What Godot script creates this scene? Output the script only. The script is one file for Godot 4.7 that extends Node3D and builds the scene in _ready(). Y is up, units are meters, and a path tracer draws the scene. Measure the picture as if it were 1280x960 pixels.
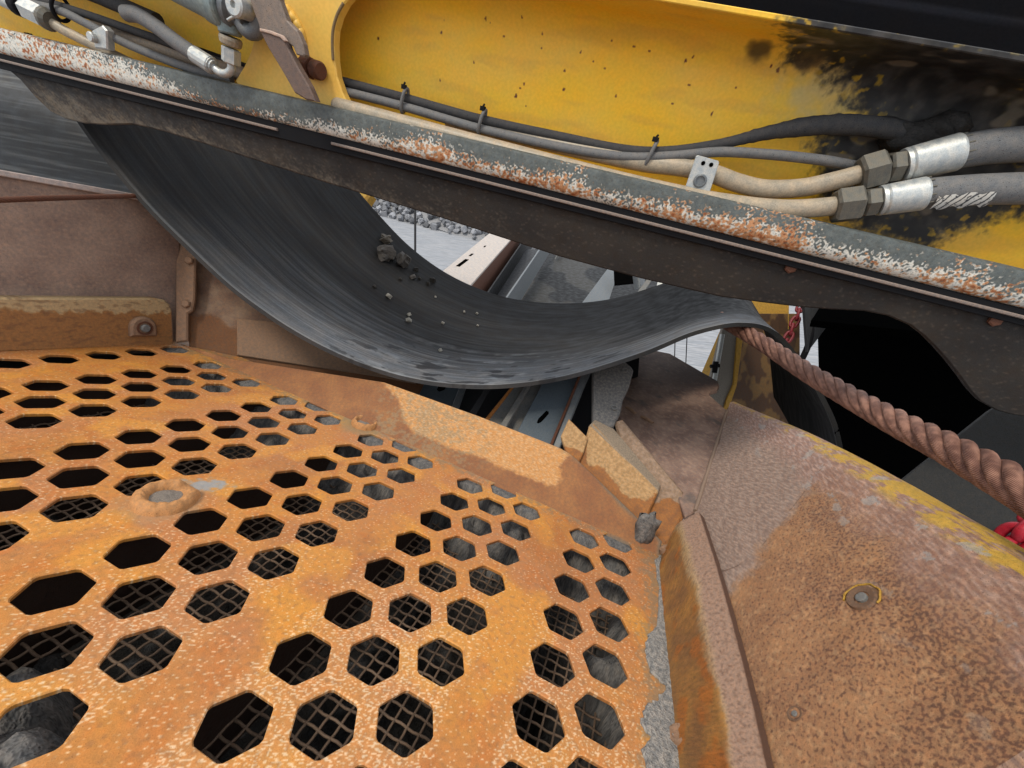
extends Node3D

# ---------- camera model (fitted to the regular hexagons of the grate) ----------
const FOCAL := 508.0
var cam_at := Vector3(0, 3.0, 0)
var cx: Vector3
var cy: Vector3
var cf: Vector3
var used := {}
var ns: Array[FastNoiseLite] = []

func set_frame():
	var p := deg_to_rad(30.0)
	var r := deg_to_rad(8.0)
	cf = Vector3(0, -sin(p), -cos(p))
	var r0 := Vector3(1, 0, 0)
	var u0 := Vector3(0, cos(p), -sin(p))
	cx = r0 * cos(r) + u0 * sin(r)
	cy = -r0 * sin(r) + u0 * cos(r)

func ray(u: float, v: float) -> Vector3:
	return cx * ((u - 640.0) / FOCAL) - cy * ((v - 480.0) / FOCAL) + cf

func at(u: float, v: float, d: float) -> Vector3:
	return cam_at + ray(u, v) * d

func on(o: Vector3, n: Vector3, u: float, v: float) -> Vector3:
	var r := ray(u, v)
	return cam_at + r * ((o - cam_at).dot(n) / r.dot(n))

func from_cam(x: float, y: float, z: float) -> Vector3:
	return cx * x - cy * y + cf * z

# a flat working frame: origin, two axes in the plane, normal towards the viewer's side
class Fr:
	var o: Vector3
	var ex: Vector3
	var ey: Vector3
	var n: Vector3
	func _init(o_: Vector3, ex_: Vector3, ey_: Vector3):
		o = o_
		ex = ex_.normalized()
		n = ex.cross(ey_).normalized()
		ey = n.cross(ex)
	func p(q: Vector2, z := 0.0) -> Vector3:
		return o + ex * q.x + ey * q.y + n * z
	func q(w: Vector3) -> Vector2:
		return Vector2((w - o).dot(ex), (w - o).dot(ey))
	func lift(z: float) -> Fr:
		return Fr.new(o + n * z, ex, ey)

func facing(fr: Fr) -> Fr:      # turn the frame so that its normal looks at the viewer's side
	if (cam_at - fr.o).dot(fr.n) < 0.0:
		return Fr.new(fr.o, fr.ex, -fr.ey)
	return fr

func fq(fr: Fr, px: Array) -> PackedVector2Array:     # measured outline -> plane coordinates
	var out := PackedVector2Array()
	for a in px:
		out.append(fr.q(on(fr.o, fr.n, a[0], a[1])))
	return out

# ---------- noise ----------
func nz(k: int, x: float, y: float) -> float:
	return ns[k].get_noise_2d(x, y)

func nz3(k: int, v: Vector3) -> float:
	return ns[k].get_noise_3dv(v)

func make_noise():
	for i in 10:
		var f := FastNoiseLite.new()
		f.seed = 11 + i * 7
		f.frequency = 1.0
		f.noise_type = FastNoiseLite.TYPE_SIMPLEX_SMOOTH
		f.fractal_type = FastNoiseLite.FRACTAL_FBM
		f.fractal_octaves = 3 if i < 7 else 1
		ns.append(f)

func rgb(r: float, g: float, b: float) -> Color:
	return Color(r / 255.0, g / 255.0, b / 255.0)

func ss(a: float, b: float, x: float) -> float:
	return smoothstep(a, b, x)

func poly_dist(q: Vector2, pts: PackedVector2Array) -> float:   # negative inside
	var d := 1e9
	var m := pts.size()
	for i in m:
		d = minf(d, q.distance_squared_to(Geometry2D.get_closest_point_to_segment(q, pts[i], pts[(i + 1) % m])))
	d = sqrt(d)
	return -d if Geometry2D.is_point_in_polygon(q, pts) else d

# ---------- textures ----------
var tiles := {}

func tile(called: String, seed_: int, size: int, f_fine: float, f_mid: float, low: float, pits: float, stretch := 1.0) -> Dictionary:
	if tiles.has(called):
		return tiles[called]
	var a := FastNoiseLite.new()
	a.seed = seed_
	a.frequency = f_fine
	a.fractal_octaves = 3
	var b := FastNoiseLite.new()
	b.seed = seed_ + 3
	b.frequency = f_mid
	b.fractal_octaves = 4
	var wide := int(size * stretch)
	var ia := a.get_seamless_image(size, wide)
	var ib := b.get_seamless_image(size, wide)
	if wide != size:
		ia.resize(size, size)
		ib.resize(size, size)
	var da := ia.get_data()
	var db := ib.get_data()
	var alb := PackedByteArray()
	var hgt := PackedByteArray()
	var rou := PackedByteArray()
	alb.resize(size * size * 3)
	hgt.resize(size * size)
	rou.resize(size * size)
	for i in size * size:
		var x := da[i] / 255.0
		var y := db[i] / 255.0
		var p := clampf((x - 0.72) * 6.0, 0.0, 1.0) * pits
		var w := clampf((0.26 - x) * 6.0, 0.0, 1.0) * pits
		var g := lerpf(low, 1.0, clampf(0.55 * x + 0.45 * y, 0.0, 1.0))
		g = g * (1.0 - 0.55 * p) + 0.12 * w
		alb[i * 3] = int(clampf(g, 0.0, 1.0) * 255.0)
		alb[i * 3 + 1] = int(clampf(g * (1.0 - 0.06 * (y - 0.5) - 0.05 * p), 0.0, 1.0) * 255.0)
		alb[i * 3 + 2] = int(clampf(g * (1.0 - 0.12 * (y - 0.5) - 0.08 * p), 0.0, 1.0) * 255.0)
		hgt[i] = int(clampf(0.5 * x + 0.5 * y - 0.4 * p, 0.0, 1.0) * 255.0)
		rou[i] = int(clampf(0.75 + 0.35 * (y - 0.5) + 0.2 * p, 0.0, 1.0) * 255.0)
	var d := {}
	d.alb = ImageTexture.create_from_image(Image.create_from_data(size, size, false, Image.FORMAT_RGB8, alb))
	d.hgt = ImageTexture.create_from_image(Image.create_from_data(size, size, false, Image.FORMAT_L8, hgt))
	d.rou = ImageTexture.create_from_image(Image.create_from_data(size, size, false, Image.FORMAT_L8, rou))
	tiles[called] = d
	return d

func coarse(rect: Rect2, w: int, h: int, fn: Callable) -> ImageTexture:
	var data := PackedByteArray()
	data.resize(w * h * 3)
	var k := 0
	for j in h:
		for i in w:
			var q := rect.position + Vector2((i + 0.5) / w * rect.size.x, (j + 0.5) / h * rect.size.y)
			var c: Color = fn.call(q)
			data[k] = int(clampf(c.r, 0, 1) * 255.0)
			data[k + 1] = int(clampf(c.g, 0, 1) * 255.0)
			data[k + 2] = int(clampf(c.b, 0, 1) * 255.0)
			k += 3
	return ImageTexture.create_from_image(Image.create_from_data(w, h, false, Image.FORMAT_RGB8, data))

func mat(t: Dictionary, metres: float, color: Color, rough := 1.0, metal := 0.0, relief := 0.05, map: Texture2D = null) -> StandardMaterial3D:
	var m := StandardMaterial3D.new()
	m.albedo_color = color
	if not t.is_empty():
		m.albedo_texture = t.alb
		m.roughness_texture = t.rou
		m.uv1_scale = Vector3.ONE / metres
		if relief > 0.0:
			m.heightmap_enabled = true
			m.heightmap_texture = t.hgt
			m.heightmap_scale = relief
	m.roughness = rough
	m.metallic = metal
	m.metallic_specular = 0.35
	if map:
		m.detail_enabled = true
		m.detail_albedo = map
		m.detail_blend_mode = BaseMaterial3D.BLEND_MODE_MUL
		m.detail_uv_layer = BaseMaterial3D.DETAIL_UV_2
		m.texture_repeat = true
	return m

# ---------- mesh helpers ----------
func mb() -> SurfaceTool:
	var st := SurfaceTool.new()
	st.begin(Mesh.PRIMITIVE_TRIANGLES)
	return st

func vert(st: SurfaceTool, p: Vector3, uv: Vector2, uv2: Vector2):
	st.set_uv(uv)
	st.set_uv2(uv2)
	st.add_vertex(p)

func tri(st: SurfaceTool, p: Array, uv: Array, uv2: Array, want: Vector3):
	var cr: Vector3 = (p[1] - p[0]).cross(p[2] - p[0])
	var order := [0, 2, 1] if cr.dot(want) > 0.0 else [0, 1, 2]
	for i in order:
		vert(st, p[i], uv[i], uv2[i])

func quad(st: SurfaceTool, a: Vector3, b: Vector3, c: Vector3, d: Vector3, want: Vector3, s := 1.0):
	var w := a.distance_to(b) * s
	var h := b.distance_to(c) * s
	var z := Vector2.ZERO
	tri(st, [a, b, c], [Vector2(0, 0), Vector2(w, 0), Vector2(w, h)], [z, z, z], want)
	tri(st, [a, c, d], [Vector2(0, 0), Vector2(w, h), Vector2(0, h)], [z, z, z], want)

func inset(poly: PackedVector2Array, b: float) -> PackedVector2Array:   # poly counter-clockwise
	var out := PackedVector2Array()
	var m := poly.size()
	for i in m:
		var e0 := (poly[i] - poly[(i + m - 1) % m]).normalized()
		var e1 := (poly[(i + 1) % m] - poly[i]).normalized()
		var n0 := Vector2(-e0.y, e0.x)
		var n1 := Vector2(-e1.y, e1.x)
		var k := (n0 + n1)
		k = k / maxf(0.5, 1.0 + n0.dot(n1))
		out.append(poly[i] + k * b)
	return out

func bounds(poly: PackedVector2Array) -> Rect2:
	var r := Rect2(poly[0], Vector2.ZERO)
	for q in poly:
		r = r.expand(q)
	return r

# a flat plate with thickness and chamfered front edges
func slab(st: SurfaceTool, fr: Fr, poly_: PackedVector2Array, th: float, bev := 0.0015, rect := Rect2()):
	var poly := poly_.duplicate()
	if Geometry2D.is_polygon_clockwise(poly):
		poly.reverse()
	if not rect.has_area():
		rect = bounds(poly)
	var ins := inset(poly, bev)
	var idx := Geometry2D.triangulate_polygon(ins)
	if idx.is_empty():
		ins = poly
		idx = Geometry2D.triangulate_polygon(poly)
	var u2 := func(q: Vector2) -> Vector2: return (q - rect.position) / rect.size
	st.set_smooth_group(-1)
	for k in range(0, idx.size(), 3):
		var q := [ins[idx[k]], ins[idx[k + 1]], ins[idx[k + 2]]]
		var v2 := [u2.call(q[0]), u2.call(q[1]), u2.call(q[2])]
		tri(st, [fr.p(q[0]), fr.p(q[1]), fr.p(q[2])], q, v2, fr.n)
		tri(st, [fr.p(q[0], -th), fr.p(q[1], -th), fr.p(q[2], -th)], q, v2, -fr.n)
	var m := poly.size()
	for i in m:
		var j := (i + 1) % m
		var e := poly[j] - poly[i]
		var outn := fr.ex * e.y - fr.ey * e.x
		var ua: Vector2 = u2.call(poly[i])
		var ub: Vector2 = u2.call(poly[j])
		var band := [[fr.p(ins[i]), fr.p(ins[j]), fr.p(poly[j], -bev), fr.p(poly[i], -bev), outn.normalized() + fr.n], [fr.p(poly[i], -bev), fr.p(poly[j], -bev), fr.p(poly[j], -th), fr.p(poly[i], -th), outn]]
		var top := 0.0
		for k in 2:
			var bd: Array = band[k]
			var deep: float = bd[1].distance_to(bd[2])
			var uvs := [poly[i] + Vector2(0, top), poly[j] + Vector2(0, top), poly[j] + Vector2(0, top + deep), poly[i] + Vector2(0, top + deep)]
			tri(st, [bd[0], bd[1], bd[2]], [uvs[0], uvs[1], uvs[2]], [ua, ub, ub], bd[4])
			tri(st, [bd[0], bd[2], bd[3]], [uvs[0], uvs[2], uvs[3]], [ua, ub, ua], bd[4])
			top += deep

# a curved sheet with thickness; fn(s, t) gives its front; oriented towards the viewer
func sheet(st: SurfaceTool, nu: int, nv: int, fn: Callable, th: float, size: Vector2, flip := 0, uvo := Vector2.ZERO):
	var ps := []
	for j in nv + 1:
		for i in nu + 1:
			ps.append(fn.call(float(i) / nu, float(j) / nv))
	var nn := []
	var w := nu + 1
	var sgn := 1.0
	var mid: int = (nv / 2) * w + nu / 2
	var nm: Vector3 = (ps[mid + 1] - ps[mid]).cross(ps[mid + w] - ps[mid])
	if flip == 0:
		sgn = 1.0 if nm.dot(cam_at - ps[mid]) > 0.0 else -1.0
	else:
		sgn = float(flip)
	for j in nv + 1:
		for i in nu + 1:
			var a: Vector3 = ps[j * w + mini(i + 1, nu)] - ps[j * w + maxi(i - 1, 0)]
			var b: Vector3 = ps[mini(j + 1, nv) * w + i] - ps[maxi(j - 1, 0) * w + i]
			nn.append(a.cross(b).normalized() * sgn)
	for side in (2 if th > 0.0 else 1):
		st.set_smooth_group(side)
		var off := -th * side
		var want := 1.0 if side == 0 else -1.0
		for j in nv:
			for i in nu:
				var k := j * w + i
				var c := [k, k + 1, k + w + 1, k + w]
				var p := []
				var uv := []
				var uv2 := []
				for x in c:
					p.append(ps[x] + nn[x] * off)
					var g := Vector2(float(x % w) / nu, float(x / w) / nv)
					uv2.append(g)
					uv.append(g * size + uvo)
				var wn: Vector3 = nn[k] * want
				tri(st, [p[0], p[1], p[2]], [uv[0], uv[1], uv[2]], [uv2[0], uv2[1], uv2[2]], wn)
				tri(st, [p[0], p[2], p[3]], [uv[0], uv[2], uv[3]], [uv2[0], uv2[2], uv2[3]], wn)
	if th > 0.0:
		st.set_smooth_group(5)
		var rim := []
		for i in nu: rim.append([i, i + 1])
		for j in nv: rim.append([j * w + nu, (j + 1) * w + nu])
		for i in nu: rim.append([nv * w + nu - i, nv * w + nu - i - 1])
		for j in nv: rim.append([(nv - j) * w, (nv - j - 1) * w])
		var ctr: Vector3 = ps[mid]
		for e in rim:
			var a: Vector3 = ps[e[0]]
			var b: Vector3 = ps[e[1]]
			var a2: Vector3 = a - nn[e[0]] * th
			var b2: Vector3 = b - nn[e[1]] * th
			var outn: Vector3 = (b - a).cross(nn[e[0]])
			if outn.dot(a - ctr) < 0: outn = -outn
			var ga := Vector2(float(e[0] % w) / nu, float(e[0] / w) / nv)
			var gb := Vector2(float(e[1] % w) / nu, float(e[1] / w) / nv)
			tri(st, [a, b, b2], [ga * size, gb * size, gb * size + Vector2(th, th)], [ga, gb, gb], outn)
			tri(st, [a, b2, a2], [ga * size, gb * size + Vector2(th, th), ga * size + Vector2(th, th)], [ga, gb, ga], outn)

func spline(pts: Array, per: int) -> PackedVector3Array:
	var out := PackedVector3Array()
	var m := pts.size()
	for i in m - 1:
		var a: Vector3 = pts[maxi(i - 1, 0)]
		var b: Vector3 = pts[i]
		var c: Vector3 = pts[i + 1]
		var d: Vector3 = pts[mini(i + 2, m - 1)]
		for k in per:
			out.append(b.cubic_interpolate(c, a, d, float(k) / per))
	out.append(pts[m - 1])
	return out

# round (or n-sided) bar along a path; radii: one number or one for each point
func tube(st: SurfaceTool, path: PackedVector3Array, radii, sides := 14, smooth := true, caps := true, closed := false, start := Vector3.ZERO):
	var m := path.size()
	var rings := []
	var side := Vector3.ZERO
	var run := 0.0
	var total := 0.0
	for i in m - 1: total += path[i].distance_to(path[i + 1])
	for i in m:
		var tg: Vector3
		if closed:
			tg = (path[(i + 1) % m] - path[(i + m - 1) % m]).normalized()
		else:
			tg = (path[mini(i + 1, m - 1)] - path[maxi(i - 1, 0)]).normalized()
		if side == Vector3.ZERO:
			side = start if start != Vector3.ZERO else (Vector3.UP if absf(tg.y) < 0.9 else Vector3.RIGHT)
		side = (side - tg * side.dot(tg)).normalized()
		var other := tg.cross(side)
		var r: float = radii[i] if radii is Array or radii is PackedFloat32Array else radii
		if i > 0: run += path[i].distance_to(path[i - 1])
		var ring := []
		for k in sides + 1:
			var an := TAU * k / sides
			ring.append([path[i] + (side * cos(an) + other * sin(an)) * r, Vector2(float(k) / sides * TAU * r, run), Vector2(float(k) / sides, run / maxf(total, 1e-5)), (side * cos(an) + other * sin(an))])
		rings.append(ring)
	st.set_smooth_group(0 if smooth else -1)
	for i in (m if closed else m - 1):
		var ra: Array = rings[i]
		var rb: Array = rings[(i + 1) % m]
		for k in sides:
			var want: Vector3 = ra[k][3] + ra[k + 1][3]
			tri(st, [ra[k][0], ra[k + 1][0], rb[k + 1][0]], [ra[k][1], ra[k + 1][1], rb[k + 1][1]], [ra[k][2], ra[k + 1][2], rb[k + 1][2]], want)
			tri(st, [ra[k][0], rb[k + 1][0], rb[k][0]], [ra[k][1], rb[k + 1][1], rb[k][1]], [ra[k][2], rb[k + 1][2], rb[k][2]], want)
	if caps and not closed:
		st.set_smooth_group(-1)
		for e in [[0, 1], [m - 1, m - 2]]:
			var ring: Array = rings[e[0]]
			var c := path[e[0]]
			var want := (path[e[0]] - path[e[1]])
			for k in sides:
				tri(st, [c, ring[k][0], ring[k + 1][0]], [Vector2.ZERO, ring[k][1], ring[k + 1][1]], [Vector2.ZERO, ring[k][2], ring[k + 1][2]], want)

# stepped round part on an axis: rows of [distance along, radius]
func turned(st: SurfaceTool, a: Vector3, dir: Vector3, rows: Array, sides := 18, smooth := false, start := Vector3.ZERO):
	var path := PackedVector3Array()
	var rr := []
	for r in rows:
		path.append(a + dir * r[0])
		rr.append(r[1])
	# tangents by the axis, not by coincident points
	var side := start if start != Vector3.ZERO else (Vector3.UP if absf(dir.y) < 0.9 else Vector3.RIGHT)
	side = (side - dir * side.dot(dir)).normalized()
	var other := dir.cross(side)
	for i in path.size() - 1:
		st.set_smooth_group((10 + i) if smooth else -1)
		for k in sides:
			var p := []
			var uv := []
			for e in [[i, k], [i, k + 1], [i + 1, k + 1], [i + 1, k]]:
				var an: float = TAU * e[1] / sides
				p.append(path[e[0]] + (side * cos(an) + other * sin(an)) * rr[e[0]])
				uv.append(Vector2(float(e[1]) / sides * 0.1, rows[e[0]][0] + rr[e[0]] * 0.5))
			var an2: float = TAU * (k + 0.5) / sides
			var want := side * cos(an2) + other * sin(an2)
			var sl: float = rows[i + 1][0] - rows[i][0]
			var dr: float = rr[i + 1] - rr[i]
			want = want * absf(sl) * (1.0 if sl >= 0 else -1.0) - dir * dr
			if absf(sl) < 1e-6: want = -dir * dr
			tri(st, [p[0], p[1], p[2]], [uv[0], uv[1], uv[2]], [uv[0], uv[1], uv[2]], want)
			tri(st, [p[0], p[2], p[3]], [uv[0], uv[2], uv[3]], [uv[0], uv[2], uv[3]], want)

func stone_mesh(seed_: int, rough := 0.35, sub := 6) -> ArrayMesh:
	var st := mb()
	st.set_smooth_group(-1)
	var f := FastNoiseLite.new()
	f.seed = seed_
	f.frequency = 0.9
	for face in 6:
		for i in sub:
			for j in sub:
				var p := []
				for e in [[i, j], [i + 1, j], [i + 1, j + 1], [i, j + 1]]:
					var a: float = float(e[0]) / sub * 2.0 - 1.0
					var b: float = float(e[1]) / sub * 2.0 - 1.0
					var v: Vector3 = [Vector3(1, a, b), Vector3(-1, a, b), Vector3(a, 1, b), Vector3(a, -1, b), Vector3(a, b, 1), Vector3(a, b, -1)][face]
					v = v.normalized().lerp(v * 0.72, 0.45)
					p.append(v * (1.0 + rough * f.get_noise_3dv(v * 1.3)) * Vector3(1.0, 0.7, 0.85))
				var c: Vector3 = p[0] + p[2]
				var uv := [Vector2(p[0].x + p[0].z, p[0].y), Vector2(p[1].x + p[1].z, p[1].y), Vector2(p[2].x + p[2].z, p[2].y), Vector2(p[3].x + p[3].z, p[3].y)]
				tri(st, [p[0], p[1], p[2]], [uv[0], uv[1], uv[2]], [uv[0], uv[1], uv[2]], c)
				tri(st, [p[0], p[2], p[3]], [uv[0], uv[2], uv[3]], [uv[0], uv[2], uv[3]], c)
	st.generate_normals()
	return st.commit()

# ---------- scene objects ----------
func numbered(called: String, parent: Node) -> String:
	var key := str(parent.get_instance_id()) + called
	if not used.has(key):
		used[key] = 0
		return called
	used[key] += 1
	return "%s_%03d" % [called, used[key]]

func build(st: SurfaceTool, called: String, m: Material, parent: Node = self) -> MeshInstance3D:
	st.generate_normals()
	return place(st.commit(), called, m, parent)

func place(mesh: Mesh, called: String, m: Material, parent: Node = self) -> MeshInstance3D:
	var o := MeshInstance3D.new()
	o.mesh = mesh
	o.material_override = m
	o.name = numbered(called, parent)
	parent.add_child(o, true)
	return o

func thing(called: String, label: String, category: String, group := "") -> Node3D:
	var o := Node3D.new()
	o.name = numbered(called, self)
	add_child(o, true)
	return tag(o, label, category, group)

func tag(o: Node3D, label: String, category: String, group := "") -> Node3D:
	o.set_meta("label", label)
	o.set_meta("category", category)
	if group:
		o.set_meta("group", group)
	return o

func kind(o: Node3D, k: String, label := "") -> Node3D:
	o.set_meta("kind", k)
	if label:
		o.set_meta("label", label)
		o.set_meta("category", "ground")
	return o

# frames shared by the builders
var grate: Fr            # the perforated plate
const A := 0.07          # pitch of the hexagons
var boom: Fr             # plane of the boom's rusty lower edge; x along it, y up, normal towards the viewer
var wall: Fr             # right hopper wall
var endw: Fr             # end wall of the hopper
var side_fr: Fr          # flat deflector along the grate's far edge
var rear: Fr             # rear wall behind the wear strip
var along_right: Vector3
var along_far: Vector3

func pl(u: float, v: float) -> Vector3:
	return on(grate.o, grate.n, u, v)

func bz(u: float, v: float, z: float) -> Vector3:
	return on(boom.o + boom.n * z, boom.n, u, v)

func _ready():
	set_frame()
	make_noise()
	# camera
	var cam := Camera3D.new()
	cam.name = "camera"
	cam.fov = rad_to_deg(2.0 * atan(480.0 / FOCAL))
	cam.near = 0.02
	cam.far = 900.0
	cam.transform = Transform3D(Basis(cx, cy, -cf), cam_at)
	add_child(cam)
	cam.current = true
	# sky, sun and exposure: a bright overcast day
	var env := Environment.new()
	var sky_m := ProceduralSkyMaterial.new()
	sky_m.sky_top_color = Color(0.93, 0.96, 1.0)
	sky_m.sky_horizon_color = Color(0.97, 0.98, 1.0)
	sky_m.sky_curve = 0.2
	sky_m.ground_bottom_color = Color(0.55, 0.55, 0.54)
	sky_m.ground_horizon_color = Color(0.75, 0.75, 0.74)
	var sky := Sky.new()
	sky.sky_material = sky_m
	env.background_mode = Environment.BG_SKY
	env.sky = sky
	env.background_energy_multiplier = 1.0
	env.tonemap_mode = Environment.TONE_MAPPER_LINEAR
	env.tonemap_exposure = 1.55
	env.sdfgi_enabled = true
	env.ssao_enabled = true
	env.ssil_enabled = true
	var we := WorldEnvironment.new()
	we.name = "world"
	we.environment = env
	add_child(we)
	var sun := DirectionalLight3D.new()
	sun.name = "sun"
	sun.light_energy = 0.6
	sun.light_color = Color(1.0, 0.97, 0.92)
	sun.light_angular_distance = 14.0
	sun.shadow_enabled = true
	sun.look_at_from_position(Vector3.ZERO, Vector3(0.4, -1.0, -0.4), Vector3.UP)
	add_child(sun)

	# working frames
	var e1 := from_cam(0.93909811, 0.21143282, 0.27090756)
	var e2 := from_cam(-0.19636484, -0.31679692, 0.92794426)
	grate = Fr.new(cam_at + from_cam(-6.932, 3.191, 3.758) * A, e1, e2)
	var bl := at(0, 45, 0.75)
	boom = facing(Fr.new(bl, at(1280, 352, 0.5) - bl, Vector3.UP))
	var a1 := pl(824, 690)
	var a2 := pl(845, 960)
	along_right = (a2 - a1).normalized()
	var dr := along_right.cross(grate.n)
	if dr.dot(grate.ex) < 0: dr = -dr
	wall = facing(Fr.new(a1 + dr * 0.012, along_right, dr * cos(deg_to_rad(62.0)) + grate.n * sin(deg_to_rad(62.0))))
	var c1 := pl(235, 435)
	var c2 := pl(815, 690)
	along_far = (c2 - c1).normalized()
	var df := along_far.cross(grate.n)
	if df.dot(grate.ey) < 0: df = -df
	side_fr = facing(Fr.new(c1, along_far, df * cos(deg_to_rad(36.0)) + grate.n * sin(deg_to_rad(36.0))))
	var s0 := on(wall.o, wall.n, 868, 640)
	var s1 := on(wall.o, wall.n, 912, 505)
	endw = facing(Fr.new(s0, s0 - at(796, 664, 0.787), s1 - s0))
	var b1 := pl(0, 437)
	var b2 := pl(215, 428)
	var back := (b2 - b1).normalized()
	var db := back.cross(grate.n)
	if db.dot(b1 - cam_at) < 0: db = -db
	rear = facing(Fr.new(b1 + db * 0.02, back, grate.n * cos(0.14) + db * sin(0.14)))

	make_materials()
	build_ground()
	build_chute()
	build_hopper()
	build_grate()
	build_belt()
	build_boom()
	build_skirt()
	build_hydraulics()
	build_cylinder()
	build_background()
	build_ropes()

var M := {}

func make_materials():
	var t_steel := tile("steel", 5, 512, 0.06, 0.012, 0.62, 0.5)
	var t_rust := tile("rust", 21, 512, 0.075, 0.02, 0.6, 0.9)
	var t_rub := tile("rubber", 43, 512, 0.11, 0.014, 0.72, 0.25)
	var t_grit := tile("grit", 71, 512, 0.16, 0.05, 0.3, 0.9)
	var t_brush := tile("brush", 93, 512, 0.07, 0.03, 0.65, 0.4, 5.0)
	var t_paint := tile("paint", 113, 512, 0.05, 0.008, 0.88, 0.0)
	tile("plate", 211, 512, 0.085, 0.02, 0.74, 0.45)
	M.yellow = mat(t_paint, 0.2, rgb(226, 180, 84), 0.62, 0.0, 0.008)
	M.yellow_old = mat(t_rust, 0.15, rgb(196, 150, 60), 0.85, 0.0, 0.02)
	M.galv = mat(t_steel, 0.12, rgb(132, 136, 138), 0.75, 0.35, 0.01)
	M.bright = mat(t_steel, 0.06, rgb(214, 216, 212), 0.6, 0.5, 0.006)
	M.zinc_dark = mat(t_steel, 0.05, rgb(122, 118, 108), 0.75, 0.4, 0.01)
	M.blue_steel = mat(t_brush, 0.3, rgb(98, 108, 116), 0.75, 0.25, 0.01)
	M.grey_steel = mat(t_steel, 0.2, rgb(128, 126, 122), 0.9, 0.1, 0.02)
	M.dark_steel = mat(t_steel, 0.2, rgb(52, 52, 54), 0.9, 0.1, 0.02)
	M.pale_paint = mat(t_steel, 0.2, rgb(222, 220, 212), 0.85, 0.0, 0.01)
	M.tan_pipe = mat(t_steel, 0.12, rgb(186, 170, 146), 0.6, 0.0, 0.005)
	M.hose = mat(t_rust, 0.12, rgb(124, 123, 122), 0.95, 0.0, 0.01)
	M.hose_dark = mat(t_rust, 0.12, rgb(80, 79, 79), 0.95, 0.0, 0.012)
	M.black = mat(t_rub, 0.06, rgb(34, 34, 36), 0.9, 0.0, 0.01)
	M.void = mat(t_rub, 0.3, rgb(7, 7, 7), 1.0, 0.0, 0.0)  # near-black without gloss: darkness of unlit recesses put into the colour
	M.rubber = mat(t_rub, 0.2, rgb(58, 58, 60), 0.95, 0.0, 0.02)
	for k in [M.void, M.black, M.rubber, M.hose_dark]: k.metallic_specular = 0.15
	M.void.metallic_specular = 0.0
	M.rust_dark = mat(t_rust, 0.08, rgb(112, 72, 54), 0.95, 0.1, 0.02)
	M.bar = mat(t_rust, 0.08, rgb(62, 46, 38), 0.95, 0.0, 0.02)
	M.rust_brown = mat(t_rust, 0.12, rgb(158, 124, 98), 0.95, 0.0, 0.03)
	M.rust_orange = mat(t_rust, 0.12, rgb(196, 128, 66), 0.95, 0.0, 0.03)
	M.dirt = mat(t_grit, 0.26, rgb(156, 152, 148), 1.0, 0.0, 0.25)
	M.dirt_dark = mat(t_grit, 0.1, rgb(82, 76, 70), 1.0, 0.0, 0.3)
	M.gravel = mat(t_grit, 0.8, rgb(190, 190, 192), 1.0, 0.0, 0.3)
	M.stone = mat(t_grit, 0.5, rgb(118, 112, 106), 1.0, 0.0, 0.05)
	M.stone_pale = mat(t_grit, 0.5, rgb(196, 190, 176), 1.0, 0.0, 0.05)
	M.cyl_paint = mat(t_steel, 0.15, rgb(150, 164, 162), 0.7, 0.0, 0.01)
	M.red_chain = mat(t_rust, 0.08, rgb(186, 38, 54), 0.55, 0.0, 0.005)

func dull(m: StandardMaterial3D) -> StandardMaterial3D:
	m.metallic_specular = 0.1
	return m

func fr3(a: Vector3, b: Vector3, c: Vector3) -> Fr:
	return facing(Fr.new(a, b - a, c - a))

# a plate: plane given by three measured points [pixel x, pixel y, distance], outline measured on that plane
func plate_part(called: String, m: Material, three: Array, px: Array, th: float, parent: Node, bev := 0.0015) -> MeshInstance3D:
	var fr := fr3(at(three[0][0], three[0][1], three[0][2]), at(three[1][0], three[1][1], three[1][2]), at(three[2][0], three[2][1], three[2][2]))
	var st := mb()
	slab(st, fr, fq(fr, px), th, bev)
	return build(st, called, m, parent)

func slab_on(called: String, m: Material, fr: Fr, px: Array, th: float, parent: Node = self, bev := 0.0015) -> MeshInstance3D:
	var st := mb()
	slab(st, fr, fq(fr, px), th, bev)
	return build(st, called, m, parent)

# upright plate standing on a measured base line
func upright(called: String, m: Material, a: Vector3, b: Vector3, px: Array, th: float, parent: Node) -> MeshInstance3D:
	var fr := facing(Fr.new(a, b - a, Vector3.UP))
	return slab_on(called, m, fr, px, th, parent)

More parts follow.
